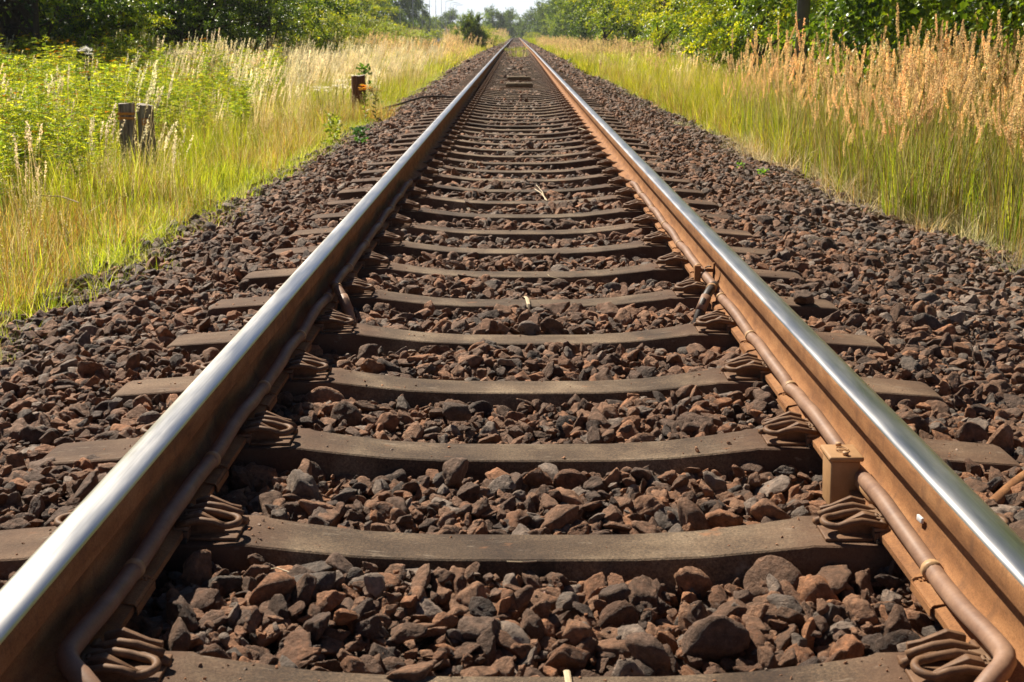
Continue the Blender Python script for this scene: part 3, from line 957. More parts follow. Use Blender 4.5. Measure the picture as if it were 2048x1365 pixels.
def tansy(name, seed, n, h, flowers=True, lsz=.034):
    """leafy upright weeds with flat yellow heads"""
    r = np.random.default_rng(seed); A = Acc()
    for _ in range(n):
        a = r.uniform(0, 6.283); q = r.random() * .16
        p0 = np.array([q * math.cos(a), q * math.sin(a), 0.]); H = h * r.uniform(.65, 1.0)
        d = np.array([r.normal(0, .07), r.normal(0, .07), 1.0])
        cst = np.array([.10, .12, .03])
        p1 = p0 + d * H
        A.add([p0 - [.002, 0, 0], p0 + [.002, 0, 0], p1 + [.0012, 0, 0], p1 - [.0012, 0, 0]], [(0, 1, 2, 3)], cst)
        A.add([p0 - [0, .002, 0], p0 + [0, .002, 0], p1 + [0, .0012, 0], p1 - [0, .0012, 0]], [(0, 1, 2, 3)], cst)
        for t in np.arange(.15, .96, .055):
            for _k in range(2):
                an = r.uniform(0, 6.283); o_ = np.array([math.cos(an), math.sin(an), r.uniform(.1, .7)])
                L = .13 * (1.1 - t * .6) * r.uniform(.7, 1.2)
                b_ = p0 + d * H * t
                c = (LIME if r.random() < .6 else GREEN) * r.uniform(.65, 1.45)
                for s_ in np.linspace(.25, 1, 4):                       # feathered leaflets
                    for sg in (-1, 1):
                        sd = np.cross(o_, [0, 0, 1.0]) * sg
                        leaf_quad(A, r, b_ + o_ * L * s_ - np.array([0, 0, .25 * L * s_ * s_]), o_ * .6 + sd, lsz * (1.15 - .5 * s_), lsz * .17, c)
        if flowers and r.random() < .55:
            top = p0 + d * H
            for _k in range(r.integers(5, 12)):
                an = r.uniform(0, 6.283); rr2 = r.random() * .035
                c0 = top + np.array([rr2 * math.cos(an), rr2 * math.sin(an), r.uniform(.0, .012)])
                s_ = .006
                yc = np.array([.62, .40, .02]) * r.uniform(.7, 1.1) if r.random() < .75 else np.array([.28, .17, .04])
                A.add([c0 + [s_, 0, 0], c0 + [0, s_, 0], c0 - [s_, 0, 0], c0 - [0, s_, 0], c0 + [0, 0, -.007]], [(0, 1, 2, 3), (0, 1, 4), (1, 2, 4), (2, 3, 4), (3, 0, 4)], yc)
    return A.mesh(name, M['grass'])


C_short = [clump("short_green_clump_%d" % i, 400 + i, 70, .11, .30, .0055, .55, [GREEN, LIME, LIME, LIME * 1.1, STRAW * .7], M['grass'], 4) for i in range(5)]
C_mix = [clump("mixed_grass_clump_%d" % i, 420 + i, 60, .13, .50, .0045, .35, [LIME, GREEN, REDG * .8, REDG * .5, REDG * .95, np.array([.34, .27, .05]), STRAW * .6, np.array([.30, .13, .04])], M['grass'], 4, None, (2, .60, .10, .004, 22, .010, STRAW * .7, .0014, STRAW * .6)) for i in range(6)]
C_yel = [clump("yellow_green_clump_%d" % i, 440 + i, 55, .13, .62, .006, .28, [LIME, LIME * 1.1, GREEN, np.array([.22, .22, .03])], M['grass'], 4) for i in range(5)]
C_straw = [clump("tall_pale_grass_clump_%d" % i, 460 + i, 34, .14, .72, .0045, .40, [STRAW, STRAW * .8, LIME * .9, REDG], M['dry'], 4, .15, (12, .95, .17, .006, 46, .016, np.array([.72, .66, .48]), .0018, STRAW)) for i in range(5)]
C_tan = [tansy("tansy_clump_%d" % i, 480 + i, 7, .85) for i in range(5)]
C_hair = [clump("grey_tuft_%d" % i, 500 + i, 60, .09, .16, .0035, .9, [np.array([.34, .36, .16]), np.array([.46, .44, .27]), np.array([.40, .36, .22])], M['dry'], 3) for i in range(3)]
# coarse kinds for far off, built of fewer, wider blades
F_yel = [clump("far_yellow_clump_%d" % i, 520 + i, 40, .45, .62, .022, .3, [LIME, GREEN, LIME * 1.1], M['grass'], 3) for i in range(4)]
F_straw = [clump("far_straw_clump_%d" % i, 540 + i, 34, .45, .75, .018, .38, [STRAW, STRAW * .85, REDG * 1.1, LIME], M['dry'], 3, .15, (12, 1.0, .18, .02, 24, .035, np.array([.52, .41, .23]), .006, STRAW)) for i in range(4)]
kinds = C_short + C_mix + C_yel + C_straw + C_tan + C_hair + F_yel + F_straw
off_ = {}
_k = 0
for nm, lst in (("short", C_short), ("mix", C_mix), ("yel", C_yel), ("straw", C_straw), ("tan", C_tan), ("hair", C_hair), ("fyel", F_yel), ("fstraw", F_straw)):
    off_[nm] = (_k, len(lst)); _k += len(lst)


def pick(nm, n):
    a, c = off_[nm]; return a + rng.integers(0, c, n)


def wave(x, y, s, ph):
    return np.sin(x * s + ph) * np.cos(y * s * .7 + ph * 2) + .6 * np.sin(x * s * 2.3 - y * s * 1.6 + ph)


class Field:
    clear = None
    def __init__(s): s.p = []; s.r = []; s.s = []; s.i = []; s.t = []
    def put(s, x, y, idx, scale, tint=(1, 1, 1), tj=.15, z=None, rot=None):
        if s.clear is not None:
            q = s.clear(x, y); x, y, idx = x[q], y[q], idx[q]
            if hasattr(scale, '__len__'): scale = scale[q]
        n = len(x)
        if n == 0: return
        zz = ground_z(x, y) if z is None else z
        s.p.append(np.stack([x, y, zz], 1))
        rz = rng.uniform(0, 6.28, n) if rot is None else rng.normal(rot, .5, n)
        s.r.append(np.stack([rng.normal(0, .05, n), rng.normal(0, .05, n), rz], 1))
        k = scale * rng.uniform(.75, 1.25, n); s.s.append(np.stack([k, k, k * rng.uniform(.85, 1.15, n)], 1))
        s.i.append(idx); s.t.append(np.asarray(tint) * (1 + rng.uniform(-tj, tj, (n, 1))) * (1 + rng.uniform(-.05, .05, (n, 3))))
    def out(s): return [np.concatenate(a) for a in (s.p, s.r, s.s, s.i, s.t)]


def cand(x0, x1, y0, y1, dens):
    n = int((x1 - x0) * (y1 - y0) * dens)
    return rng.uniform(x0, x1, n), rng.uniform(y0, y1, n)


# ---- left meadow
L = Field()
L.clear = lambda x, y: ~(((y > 10.38) & (y < 10.6) & (np.abs(x / y + .298) < .024)) | ((y > 17.0) & (y < 18.3) & (np.abs(x / y + .124) < .014)) | ((y > 60) & (np.abs(x / y + .0640) < .0085)))
def vis_l(x, y): return x > -.60 * y - 2.6
x, y = cand(-3.6, -1.6, 2.5, 40, 30)                      # bright short fringe by the stones
d = edge_l(y) + .10 * wave(x, y, 2.2, .4) - x
ok = (d > -.05) & (d < .75) & vis_l(x, y); x, y, d = x[ok], y[ok], d[ok]
L.put(x, y, pick("short", len(x)), .70 + .25 * np.clip(d, 0, 1), (1.05, 1.1, 1))
x, y = cand(-3.2, -1.6, 2.5, 40, 16)                      # thin greyish tufts on the very edge
d = edge_l(y) - x; ok = (d > -.16) & (d < .25) & vis_l(x, y); x, y = x[ok], y[ok]
L.put(x, y, pick("hair", len(x)), .9)
x, y = cand(-7, -1.9, 3.0, 22, 26)                        # mixed reddish and green grass
d = edge_l(y) - x; wv = wave(x, y, .9, 1.3)
ok = (d > .35) & (d < 3.3 + .5 * wv) & vis_l(x, y) & (rng.random(len(x)) < np.clip(1.2 - d / 4, .2, 1)); x, y, d, wv = x[ok], y[ok], d[ok], wv[ok]
L.put(x, y, np.where(wv > .55, pick("yel", len(x)), pick("mix", len(x))), .72 + .08 * d, (1, 1, 1))
x, y = cand(-15, -2.6, 4.5, 27, 19)                       # yellow-green leafy weeds
d = edge_l(y) - x; wv = wave(x, y, .7, 2.1)
ok = (d > 1.6 + .5 * wv) & vis_l(x, y) & (x < -2.9) & (d > .115 * y - .35); x, y, d, wv = x[ok], y[ok], d[ok], wv[ok]
k = rng.random(len(x))
L.put(x, y, np.where(k < .56, pick("tan", len(x)), np.where(k < .74, pick("yel", len(x)), pick("mix", len(x)))), .72 + .05 * np.minimum(d, 5), (1.05, 1.05, 1))
x, y = cand(-14, -2.2, 11, 34, 3.6)                         # tall pale grass blown to the right
d = edge_l(y) - x; wv = wave(x, y, .5, .2)
ok = (d > .5) & vis_l(x, y) & ((wv > -.1) | (y > 19)) & (rng.random(len(x)) < np.clip((y - 14) / 8, 0, 1)) & (x > -.30 * y); x, y = x[ok], y[ok]
L.put(x, y, pick("straw", len(x)), .80, (1, 1, 1), rot=0)
x, y = cand(-10, -2.2, 5, 14, .55)
d = edge_l(y) - x; ok = (d > .9) & vis_l(x, y); x, y = x[ok], y[ok]
L.put(x, y, pick("straw", len(x)), .82, (1, 1, 1), rot=0)
x, y = cand(-20, -2.1, 15, 45, 9)                         # filling beyond
d = edge_l(y) - x; ok = (d > .2) & vis_l(x, y); x, y, d = x[ok], y[ok], d[ok]
k = rng.random(len(x)) + .25 * wave(x, y, .6, 3)
L.put(x, y, np.where(k < .42, pick("yel", len(x)), np.where((k < .56) & (x < -.2 * y - 1.0), pick("tan", len(x)), np.where(k < .86, pick("mix", len(x)), pick("straw", len(x))))), .86, rot=0)
x, y = cand(-32, -2.2, 34, 150, 1.7)
d = edge_l(y) - x; ok = (d > .2) & vis_l(x, y) & ~((x < -8.2) & (x > -15.8) & (y > 98)); x, y = x[ok], y[ok]
k = rng.random(len(x)) + .3 * wave(x, y, .16, 3)
L.put(x, y, np.where(k < .78, pick("fyel", len(x)), pick("fstraw", len(x))), .9, (1.05, 1, .95), .25, rot=0)
x, y = cand(-55, -2.2, 150, 400, .35)
ok = vis_l(x, y) & ~((x < -8.2) & (x > -15.8) & (y < 330)); x, y = x[ok], y[ok]
k = rng.random(len(x))
L.put(x, y, np.where(k < .5, pick("fyel", len(x)), pick("fstraw", len(x))), 1.7, (1.0, 1, .95), .25)
n = 55; t = rng.uniform(9.1, 10.2, n); L.put(t * rng.normal(-.298, .020, n), t, pick("mix", n), .84)
n = 3; t = rng.uniform(8.8, 9.6, n); L.put(t * rng.normal(-.302, .022, n), t, pick("straw", n), .80, rot=0)
n = 60; t = rng.uniform(16.7, 17.5, n); L.clear = None; L.put(t * rng.normal(-.126, .012, n), t, pick("mix", n), .85)
P, Q, S, I, T = L.out()
scatter("meadow_grass", P, Q, S, I, T, kinds, "yellow-green and straw-coloured meadow grass and weeds left of the track", "grass")

# ---- right verge
K2 = Field()
def vis_r(x, y): return x < .56 * y + 2.4
x, y = cand(1.7, 4.5, 4, 60, 22)
d = x - edge_r(y) - .08 * wave(x, y, 2.0, .9); ok = (d > -.05) & (d < .9) & vis_r(x, y) & (y > 12.5); x, y, d = x[ok], y[ok], d[ok]
k = rng.random(len(x))
K2.put(x, y, np.where(d < .3, pick("hair", len(x)), np.where(k < .6, pick("short", len(x)), pick("mix", len(x)))), .85)
x, y = cand(2.2, 4.5, 3, 13, 14)
d = x - edge_r(y); ok = (d > -.10) & (d < .35) & vis_r(x, y); x, y = x[ok], y[ok]
K2.put(x, y, pick("hair", len(x)), .9)
x, y = cand(2.0, 8, 12.5, 42, 13)
d = x - edge_r(y); ok = (d > .3) & vis_r(x, y); x, y = x[ok], y[ok]
k = rng.random(len(x)) + .22 * wave(x, y, .7, 1)
K2.put(x, y, np.where(k < .50, pick("yel", len(x)), np.where(k < 1.05, pick("mix", len(x)), pick("straw", len(x)))), .92, (1.08, 1.0, .95))
x, y = cand(2.1, 9, 34, 150, 2.6)
ok = vis_r(x, y); x, y = x[ok], y[ok]
k = rng.random(len(x)) + .3 * wave(x, y, .2, 3)
K2.put(x, y, np.where(k < .85, pick("fyel", len(x)), pick("fstraw", len(x))), .85, (1.05, 1, .95), .25)
x, y = cand(2.1, 12, 150, 400, .7)
K2.put(x, y, pick("fyel", len(x)), 1.3, (1.0, 1, .95), .25)
P, Q, S, I, T = K2.out()
scatter("verge_grass", P, Q, S, I, T, kinds, "golden-green grass on the verge right of the track", "grass")

# ---- reed grass with tan plumes, right
REED = []
for i in range(8):
    REED.append(clump("reed_clump_%d" % i, 600 + i, 52, .12, .86, .0062, .20, [GREEN, LIME, LIME * .9, GREEN * .7, STRAW * .5, OLIVE, REDG * .45, STRAW * .35], M['grass'], 5, None, (5, 1.14, .21, .0105, 240, .0105, PLUME, .0028, np.array([.30, .26, .10]))))
DRYR = [clump("dry_reed_base_%d" % i, 620 + i, 50, .16, .42, .004, .9, [STRAW * .9, STRAW * .6, REDG * .8], M['dry'], 4) for i in range(3)]
RF = Field()
x, y = cand(2.2, 9, 4.3, 18, 14)
d = x - edge_r(y) - .12 * wave(x, y, 2.4, .2)
ok = (d > .12) & (x < .56 * y + 2.4) & (x > 2.05 + .035 * y) & (d < 4.2) & (y < 16.5 + rng.normal(0, .6, len(x))) & ((wave(x, y, 4.2, 1.1) > -.75) | (d > 1.6)); x, y, d = x[ok], y[ok], d[ok]
RF.put(x, y, rng.integers(0, 8, len(x)), .80 + .16 * np.clip(d / .9, 0, 1), (1, 1, 1), .14)
x, y = cand(2.2, 6, 4.0, 15, 12)
d = x - edge_r(y); ok = (d > .0) & (d < .6) & vis_r(x, y); x, y = x[ok], y[ok]
RF.put(x, y, 8 + rng.integers(0, 3, len(x)), .8, (1, 1, 1), .2)
P, Q, S, I, T = RF.out()
scatter("reed_grass", P, Q, S, I, T, REED + DRYR, "tall reed grass with tan feathery plumes right of the track", "reed grass")


# ------------------------------------------------------------------ bushes and trees
def crown_mesh(name, seed, rx, ry, h, z0, n_clumps, per, leaf, cols, mat, rough=.35, drop_=.25):
    """leaves in clumps spread over and inside an uneven crown"""
    r = np.random.default_rng(seed)
    # uneven outline: a few big lobes
    k = 9
    lob = r.normal(size=(k, 3)); lob[:, 2] = np.abs(lob[:, 2]) * .8 - .15; lob /= np.linalg.norm(lob, axis=1, keepdims=True)
    amp = r.uniform(-.18, .34, k)
    # boughs on an uneven shell; each carries drooping sprays of leaves, with gaps between the boughs
    nb = max(14, n_clumps // 13); B = []
    while len(B) < nb:
        d = r.normal(size=3); d[2] += .15; d /= np.linalg.norm(d)
        R_ = 1 + (amp * np.maximum(0, lob @ d) ** 5).sum() + rough * r.normal() * .16
        B.append(np.append(d * R_ * (r.random() ** .35), r.uniform(.5, 1.25)))
    B = np.array(B)
    w_ = r.integers(0, nb, n_clumps)
    off = r.normal(size=(n_clumps, 3)); off /= np.linalg.norm(off, axis=1, keepdims=True)
    off *= (r.random((n_clumps, 1)) ** .6) * .26 * B[w_, 3:4]
    off[:, 2] *= .55
    Pn = B[w_, :3] + off
    C = np.stack([Pn[:, 0] * rx, Pn[:, 1] * ry, z0 + h * .5 + Pn[:, 2] * h * .5], 1)
    keep_ = C[:, 2] > z0 * .5
    C = C[keep_]; w_ = w_[keep_]
    n = len(C); tot = n * per
    out = C - np.array([0, 0, z0 + h * .4]); out /= np.linalg.norm(out, axis=1, keepdims=True) + 1e-6
    tw = out + r.normal(size=(n, 3)) * .55; tw[:, 2] -= drop_ * .8; tw /= np.linalg.norm(tw, axis=1, keepdims=True)
    tl = leaf * r.uniform(4.5, 9, n)
    t_ = np.tile((np.arange(per) + .5) / per, n)[:, None]
    cen = np.repeat(C, per, 0) + np.repeat(tw * tl[:, None], per, 0) * t_ - np.array([0, 0, 1.0]) * (t_ ** 2) * leaf * 1.2
    bl = r.uniform(.75, 1.3, nb)
    cl = (bl[w_] * r.uniform(.82, 1.2, n)).repeat(per)
    pos = cen + r.normal(size=(tot, 3)) * leaf * .55
    dirn = np.repeat(tw, per, 0) * .6 + r.normal(size=(tot, 3)) * .6; dirn[:, 2] -= drop_ * .7; dirn /= np.linalg.norm(dirn, axis=1, keepdims=True)
    s2 = np.cross(dirn, r.normal(size=(tot, 3)) * .55 + [0, 0, 1.0]); s2 /= np.linalg.norm(s2, axis=1, keepdims=True) + 1e-9
    up = np.cross(s2, dirn)
    L = leaf * r.uniform(.6, 1.35, (tot, 1)); W = L * .33
    m = pos + dirn * L * .45
    V = np.stack([pos, m + s2 * W + up * W * .35, pos + dirn * L, m - s2 * W + up * W * .35], 1).reshape(-1, 3)
    cidx = r.integers(0, len(cols), n).repeat(per)
    c = np.array(cols)[cidx] * cl[:, None] * r.uniform(.8, 1.2, (tot, 1))
    c = c.repeat(4, 0)
    b_ = np.arange(tot) * 4
    loops = np.stack([b_, b_ + 1, b_ + 2, b_, b_ + 2, b_ + 3], 1).ravel()
    me = bpy.data.meshes.new(name)
    me.vertices.add(len(V)); me.vertices.foreach_set("co", V.astype(np.float32).ravel())
    me.loops.add(len(loops)); me.loops.foreach_set("vertex_index", loops.astype(np.int32))
    nf = tot * 2
    me.polygons.add(nf); me.polygons.foreach_set("loop_start", np.arange(nf, dtype=np.int32) * 3); me.polygons.foreach_set("loop_total", np.full(nf, 3, dtype=np.int32))
    me.update(calc_edges=True)
    at_ = me.color_attributes.new("col", 'FLOAT_COLOR', 'POINT')
    at_.data.foreach_set("color", np.concatenate([c, np.ones((len(c), 1))], 1).astype(np.float32).ravel())
    me.materials.append(mat)
    return me, C


def trunk_mesh(name, seed, C, h, rad, z0, stems=1):
    r = np.random.default_rng(seed); A = Acc()
    sel = C[r.choice(len(C), size=min(len(C), 16 * stems), replace=False)]
    for s_ in range(stems):
        b0 = np.array([r.normal(0, .18 * stems), r.normal(0, .18 * stems), -.15]) if stems > 1 else np.array([0, 0, -.15])
        top = np.array([b0[0] + r.normal(0, .2), b0[1] + r.normal(0, .2), z0 + h * .55])
        mid = (b0 + top) / 2 + r.normal(size=3) * .12
        A.tube([b0, b0 * .6 + mid * .4, mid, top], [rad * 1.25, rad, rad * .8, rad * .4], 8)
        for q in sel[s_::stems]:
            t = r.uniform(.25, .95); a = b0 * (1 - t) + top * t
            m_ = (a + q) / 2 + np.array([0, 0, .12 * h * r.random()])
            A.tube([a, m_, q], [rad * .42, rad * .22, rad * .06], 5)
    return A.mesh(name, M['bark'], True)


BR = np.array([.26, .34, .026]); MIDG = np.array([.12, .19, .022]); DARK = np.array([.046, .088, .015]); YEL = np.array([.44, .45, .026]); GREYG = np.array([.19, .22, .085]); BLUE = np.array([.035, .07, .03])
CR = {}
def kind(nm, seed, rx, ry, h, z0, nc, per, leaf, cols, mat, rad, stems=1, **kw):
    me, C = crown_mesh("crown_" + nm, seed, rx, ry, h, z0, nc, per, leaf, cols, mat, **kw)
    CR[nm] = (me, trunk_mesh("trunk_" + nm, seed + 1, C, h, rad, z0, stems))


kind("broad", 701, 2.3, 2.3, 4.8, .35, 1000, 42, .085, [MIDG, BR, BR, DARK], M['leafg'], .10, 3, drop_=.45)
kind("broad2", 702, 2.2, 2.4, 5.2, .12, 1050, 40, .075, [MIDG, DARK, BR], M['leafg'], .10, 3, drop_=.4)
kind("fine", 703, 2.6, 2.6, 5.0, .15, 1700, 36, .062, [BR, YEL, BR * 1.15, MIDG * 1.2], M['leaf'], .08, 4, rough=.6)
kind("fine2", 704, 2.4, 2.9, 5.4, .10, 1400, 36, .066, [BR, MIDG, YEL], M['leaf'], .09, 4, rough=.6)
kind("hedge", 705, 2.6, 2.2, 3.6, .10, 1100, 36, .055, [MIDG, DARK, BR, DARK], M['leafg'], .07, 4, rough=.5)
kind("mound", 706, 2.6, 2.3, 2.2, .0, 800, 36, .06, [BR, YEL, GREYG, MIDG], M['leaf'], .05, 5, rough=.7)
kind("pale", 707, 2.6, 2.3, 1.6, .0, 700, 34, .07, [GREYG * 1.3, GREYG, BR], M['leaf'], .04, 5, rough=.6)
kind("far", 708, 3.2, 3.2, 6.2, .3, 700, 34, .14, [MIDG, BR, DARK], M['leaf'], .14, 2, rough=.7)
kind("far2", 709, 3.4, 3.0, 7.0, .5, 700, 34, .15, [MIDG, BLUE, DARK], M['leaf'], .16, 2, rough=.7)
kind("dome", 710, 5.0, 4.5, 7.0, .6, 700, 34, .26, [BLUE, MIDG, MIDG * .9], M['leaf'], .22, 1, rough=.5)
kind("weep", 711, 2.6, 2.6, 7.5, 1.0, 900, 36, .12, [BLUE, DARK, MIDG], M['leaf'], .18, 1, rough=.9, drop_=1.4)
kind("wind", 713, 1.0, .95, 3.4, .0, 900, 30, .085, [MIDG, DARK, BR * .8], M['leaf'], .07, 3, rough=.8, drop_=-.1)
kind("shrub", 712, .9, .9, 1.5, .1, 260, 30, .05, [BR, YEL, MIDG], M['leaf'], .02, 4, rough=.8)


def plant(nm, name, cat, x, y, s=1.0, label="", group=None, rz=None, sz=None, tilt=(0, 0)):
    o = empty(name, (x, y, float(ground_z(np.array(x), np.array(y)))), random.uniform(0, 6.28) if rz is None else rz)
    o.rotation_euler[0] = tilt[0]; o.rotation_euler[1] = tilt[1]
    o.scale = (s, s, s if sz is None else sz)
    cr, tr = CR[nm]
    link("trunk", tr, o); link("crown", cr, o)
    tag(o, label, cat, group)
    return o


TL = "trees and bushes right of the line"
right = [
    ("broad", 5.9, 8.6, 1.0, "big-leaved dark bush at the right edge, behind the tan reed plumes"),
    ("broad2", 5.7, 12.6, 1.0, "big-leaved bush behind the reed plumes, just right of the grey pole"),
    ("broad", 6.4, 17.4, 1.0, "glossy dark-leaved bush directly behind the grey pole"),
    ("broad2", 6.3, 22.5, 1.0, "dark bush with a shaded hollow, first one left of the grey pole"),
    ("hedge", 6.3, 19.6, .62, "low leafy bush filling the gap just left of the grey pole"),
    ("fine", 7.2, 27.5, 1.05, "bright yellow-green bush, second one left of the grey pole"),
    ("fine2", 7.3, 33.5, 1.05, "feathery light green bush, third one left of the grey pole"),
    ("hedge", 7.4, 39.5, 1.30, "darker green bush between two light feathery ones, right of the line"),
    ("fine", 7.6, 46, 1.10, "light green bush overhanging the dry grass, fifth one left of the grey pole"),
    ("fine2", 7.6, 54, 1.10, "light yellowish bush well up the line on the right, sixth left of the pole"),
    ("fine", 7.8, 63, 1.15, "sunny green tree, seventh left of the pole, right of the line"),
    ("far", 7.9, 74, 1.0, "sunny tree, eighth left of the pole, where the right bank starts to close in"),
    ("fine2", 7.8, 87, 1.15, "pale green tree, ninth left of the pole on the right bank"),
]
for nm, x, y, s, lab in right: plant(nm, "leafy_bush", "bush", x - .15, y, s, lab, TL)
for i, (x, y, s) in enumerate([(7.9, 102, 1.0), (8.0, 120, 1.05), (8.0, 140, .95), (7.8, 165, 1.0), (7.6, 190, .9), (7.4, 220, .9), (7.2, 255, .95)]):
    plant("far" if i % 2 else "far2", "distant_tree", "tree", x, y, s, "distant tree in the right-hand row narrowing towards the end of the track", "distant trees right of the line")
# a second rank behind, taller
for i, (x, y, s) in enumerate([(10.0, 14, 1.15), (11.0, 21, 1.2), (12.0, 30, 1.3), (12.4, 42, 1.3), (12.6, 58, 1.35), (12.8, 78, 1.3), (12.8, 104, 1.3)]):
    plant("far2" if i % 2 else "far", "tall_tree", "tree", x, y, s, "tall tree in the second rank, behind the bushes right of the line", "second rank of trees on the right")

LL = "hedge and trees left of the line"
left = [
    ("hedge", -8.9, 21.5, .95, "dark hedge bush at the left edge of the photo, beyond the meadow"),
    ("hedge", -9.2, 25.5, 1.0, "dark glossy hedge bush, second from the left edge"),
    ("fine2", -7.85, 24.5, .40, "brighter green rounded bush standing proud of the dark hedge, above the white seed head"),
    ("hedge", -9.6, 31.5, 1.25, "tall dark bush behind the bright rounded one on the left"),
    ("hedge", -7.9, 31.5, .95, "dark bush left of the centre of the left-hand hedge, behind pale grass heads"),
    ("hedge", -7.9, 36.5, 1.1, "darkest big bush in the middle of the left-hand hedge"),
    ("mound", -6.9, 40.0, .80, "yellowish arching bush at the right end of the dark hedge"),
    ("hedge", -9.4, 46.0, 1.1, "dark bush behind the yellowish arching one on the left"),
    ("mound", -7.9, 52.0, 1.05, "yellow-green mound of brambles after the dark hedge, left of the line"),
    ("far", -12.5, 66.0, .75, "tree rising behind the yellow-green bramble mound on the left"),
    ("pale", -7.8, 60.0, .95, "pale grey-green bramble bank, nearest of three, left of the white car"),
    ("pale", -6.9, 66.0, .85, "pale grey-green bramble bank, middle one of three, left of the white car"),
    ("pale", -6.3, 73.0, .80, "pale grey-green bramble bank, farthest of three, left of the white car"),
    ("mound", -9.9, 70.0, 1.15, "green thicket behind the pale bramble banks on the left"),
    ("fine2", -10.3, 88.0, .78, "round green tree with yellow flecks, beyond the bramble banks"),
    ("far2", -18.8, 132.0, 1.0, "dark tree among the lamp posts, nearer of two"),
    ("weep", -19.2, 160.0, 1.15, "tall drooping dark tree beside the lamp posts on the left"),
    ("far2", -20.0, 186.0, 1.25, "large dark tree far left behind the lamp posts"),
    ("weep", -19.4, 218.0, 1.25, "farther drooping dark tree seen between the lamp posts"),
    ("weep", -19.4, 246.0, 1.0, "last drooping dark tree beside the lamps, edge against the sky"),
]
for nm, x, y, s, lab in left: plant(nm, "leafy_bush" if nm in ("hedge", "mound", "pale", "fine2") else "broadleaf_tree", "bush" if nm in ("hedge", "mound", "pale", "fine2") else "tree", x, y, s, lab, LL)
for i, (x, y, s) in enumerate([(-14, 26, 1.2), (-14.5, 34, 1.2), (-14, 42, 1.1), (-15, 54, 1.0), (-17, 72, .9), (-19, 96, .95)]):
    plant("far2" if i % 2 else "far", "tall_tree", "tree", x, y, s, "tall shaded tree behind the dark hedge on the left", "tall trees behind the left hedge")
# windblown shrub beside the line and its neighbours
plant("wind", "leaning_tree", "tree", -2.80, 96, .78, "small windblown tree leaning left, beside the line under the pale sky", LL, 0.0, None, (0, -.30))
plant("mound", "leafy_bush", "bush", -2.9, 118, .75, "low bush at the foot of the leaning windblown tree, right of it", LL)
plant("mound", "leafy_bush", "bush", -4.3, 150, .8, "low bush farther up the line than the leaning tree", LL)
for i, (x, y, s) in enumerate([(-7.5, 170, .36), (-5.6, 190, .36), (-4.8, 225, .4)]):
    plant("far", "distant_tree", "tree", x, y, s, "small distant tree left of the rails, beyond the leaning tree", "distant trees left of the rails")
# roadside hedge and far woods
for i, x_ in enumerate(np.arange(-18.2, -60, -6.5)):
    plant("far", "distant_tree", "tree", float(x_), 270 + 9 * i, .72, "distant tree beyond the lamp posts, low on the horizon", "distant trees beyond the road")
for i, y_ in enumerate(np.arange(150, 330, 12)):
    plant("mound", "roadside_bush", "bush", -20.5, float(y_), 1.25, "dark clipped bush in the roadside hedge behind the lamp posts", "roadside hedge behind the lamps")
for i, (x, y, s, lab) in enumerate([(-5.6, 330, .74, "blue-green domed tree at the end of the track, left one of two"), (-1.7, 350, .74, "blue-green domed tree at the end of the track, right one of two")]):
    plant("dome", "domed_tree", "tree", x, y, s, lab, "domed trees at the end of the track", None, .88)
for i, (x, y, s) in enumerate([(-19, 380, .9), (-13, 372, .62), (4.5, 330, .85), (3.0, 400, .7), (-9, 410, .6), (9, 300, 1.0), (-27, 395, .8), (-36, 400, .85), (12, 380, 1.2)]):
    plant("dome", "distant_tree", "tree", x, y, s, "hazy far tree closing the view at the end of the line", "hazy trees at the end of the line")
for i, (x, y, s) in enumerate([(-3.6, 235, .5), (-3.4, 262, .5), (3.6, 268, .55), (4.2, 240, .5), (-3.2, 300, .6), (3.4, 300, .6), (-1.6, 424, .9), (1.9, 424, .9), (.2, 432, 1.0)]):
    plant("mound", "distant_bush", "bush", x, y, s * 1.3, "small distant bush crowding the far end of the rails", "small bushes at the far end of the rails")

# ================================================================== small things beside the line
def gz(x, y): return float(ground_z(np.array(x), np.array(y)))


# twin marker posts
def post(x, y, w, top, rz, mat, cut, slant):
    A = Acc(); h = w / 2; z0 = gz(x, y) - .15
    n = 10; V = []
    r = np.random.default_rng(int(x * 100) % 97 + 5)
    pr = [(math.copysign(abs(math.cos(a)) ** .55, math.cos(a)) * h * r.uniform(.93, 1.06), math.copysign(abs(math.sin(a)) ** .55, math.sin(a)) * h * .8 * r.uniform(.93, 1.06)) for a in np.linspace(0, 2 * math.pi, 17)[:-1]]
    zs = np.linspace(z0, top, 7)
    for i, z in enumerate(zs):
        f = 1 + .03 * math.sin(i * 2.1)
        for px, py in pr: V.append((px * f, py * f, z + (slant * px if i == 6 else 0) + (r.uniform(-.006, .006) if i == 6 else 0)))
    F = []; m_ = 16
    for i in range(6):
        for k in range(m_): F.append((i * m_ + k, i * m_ + (k + 1) % m_, (i + 1) * m_ + (k + 1) % m_, (i + 1) * m_ + k))
    nb = len(F); F.append(tuple(6 * m_ + k for k in range(m_)))
    A.add(V, F); A.m[nb] = 1
    me = A.mesh("wooden_post", [mat, cut])
    return link("wooden_post", me, None, (x, y, 0), (0, 0, rz)), pr


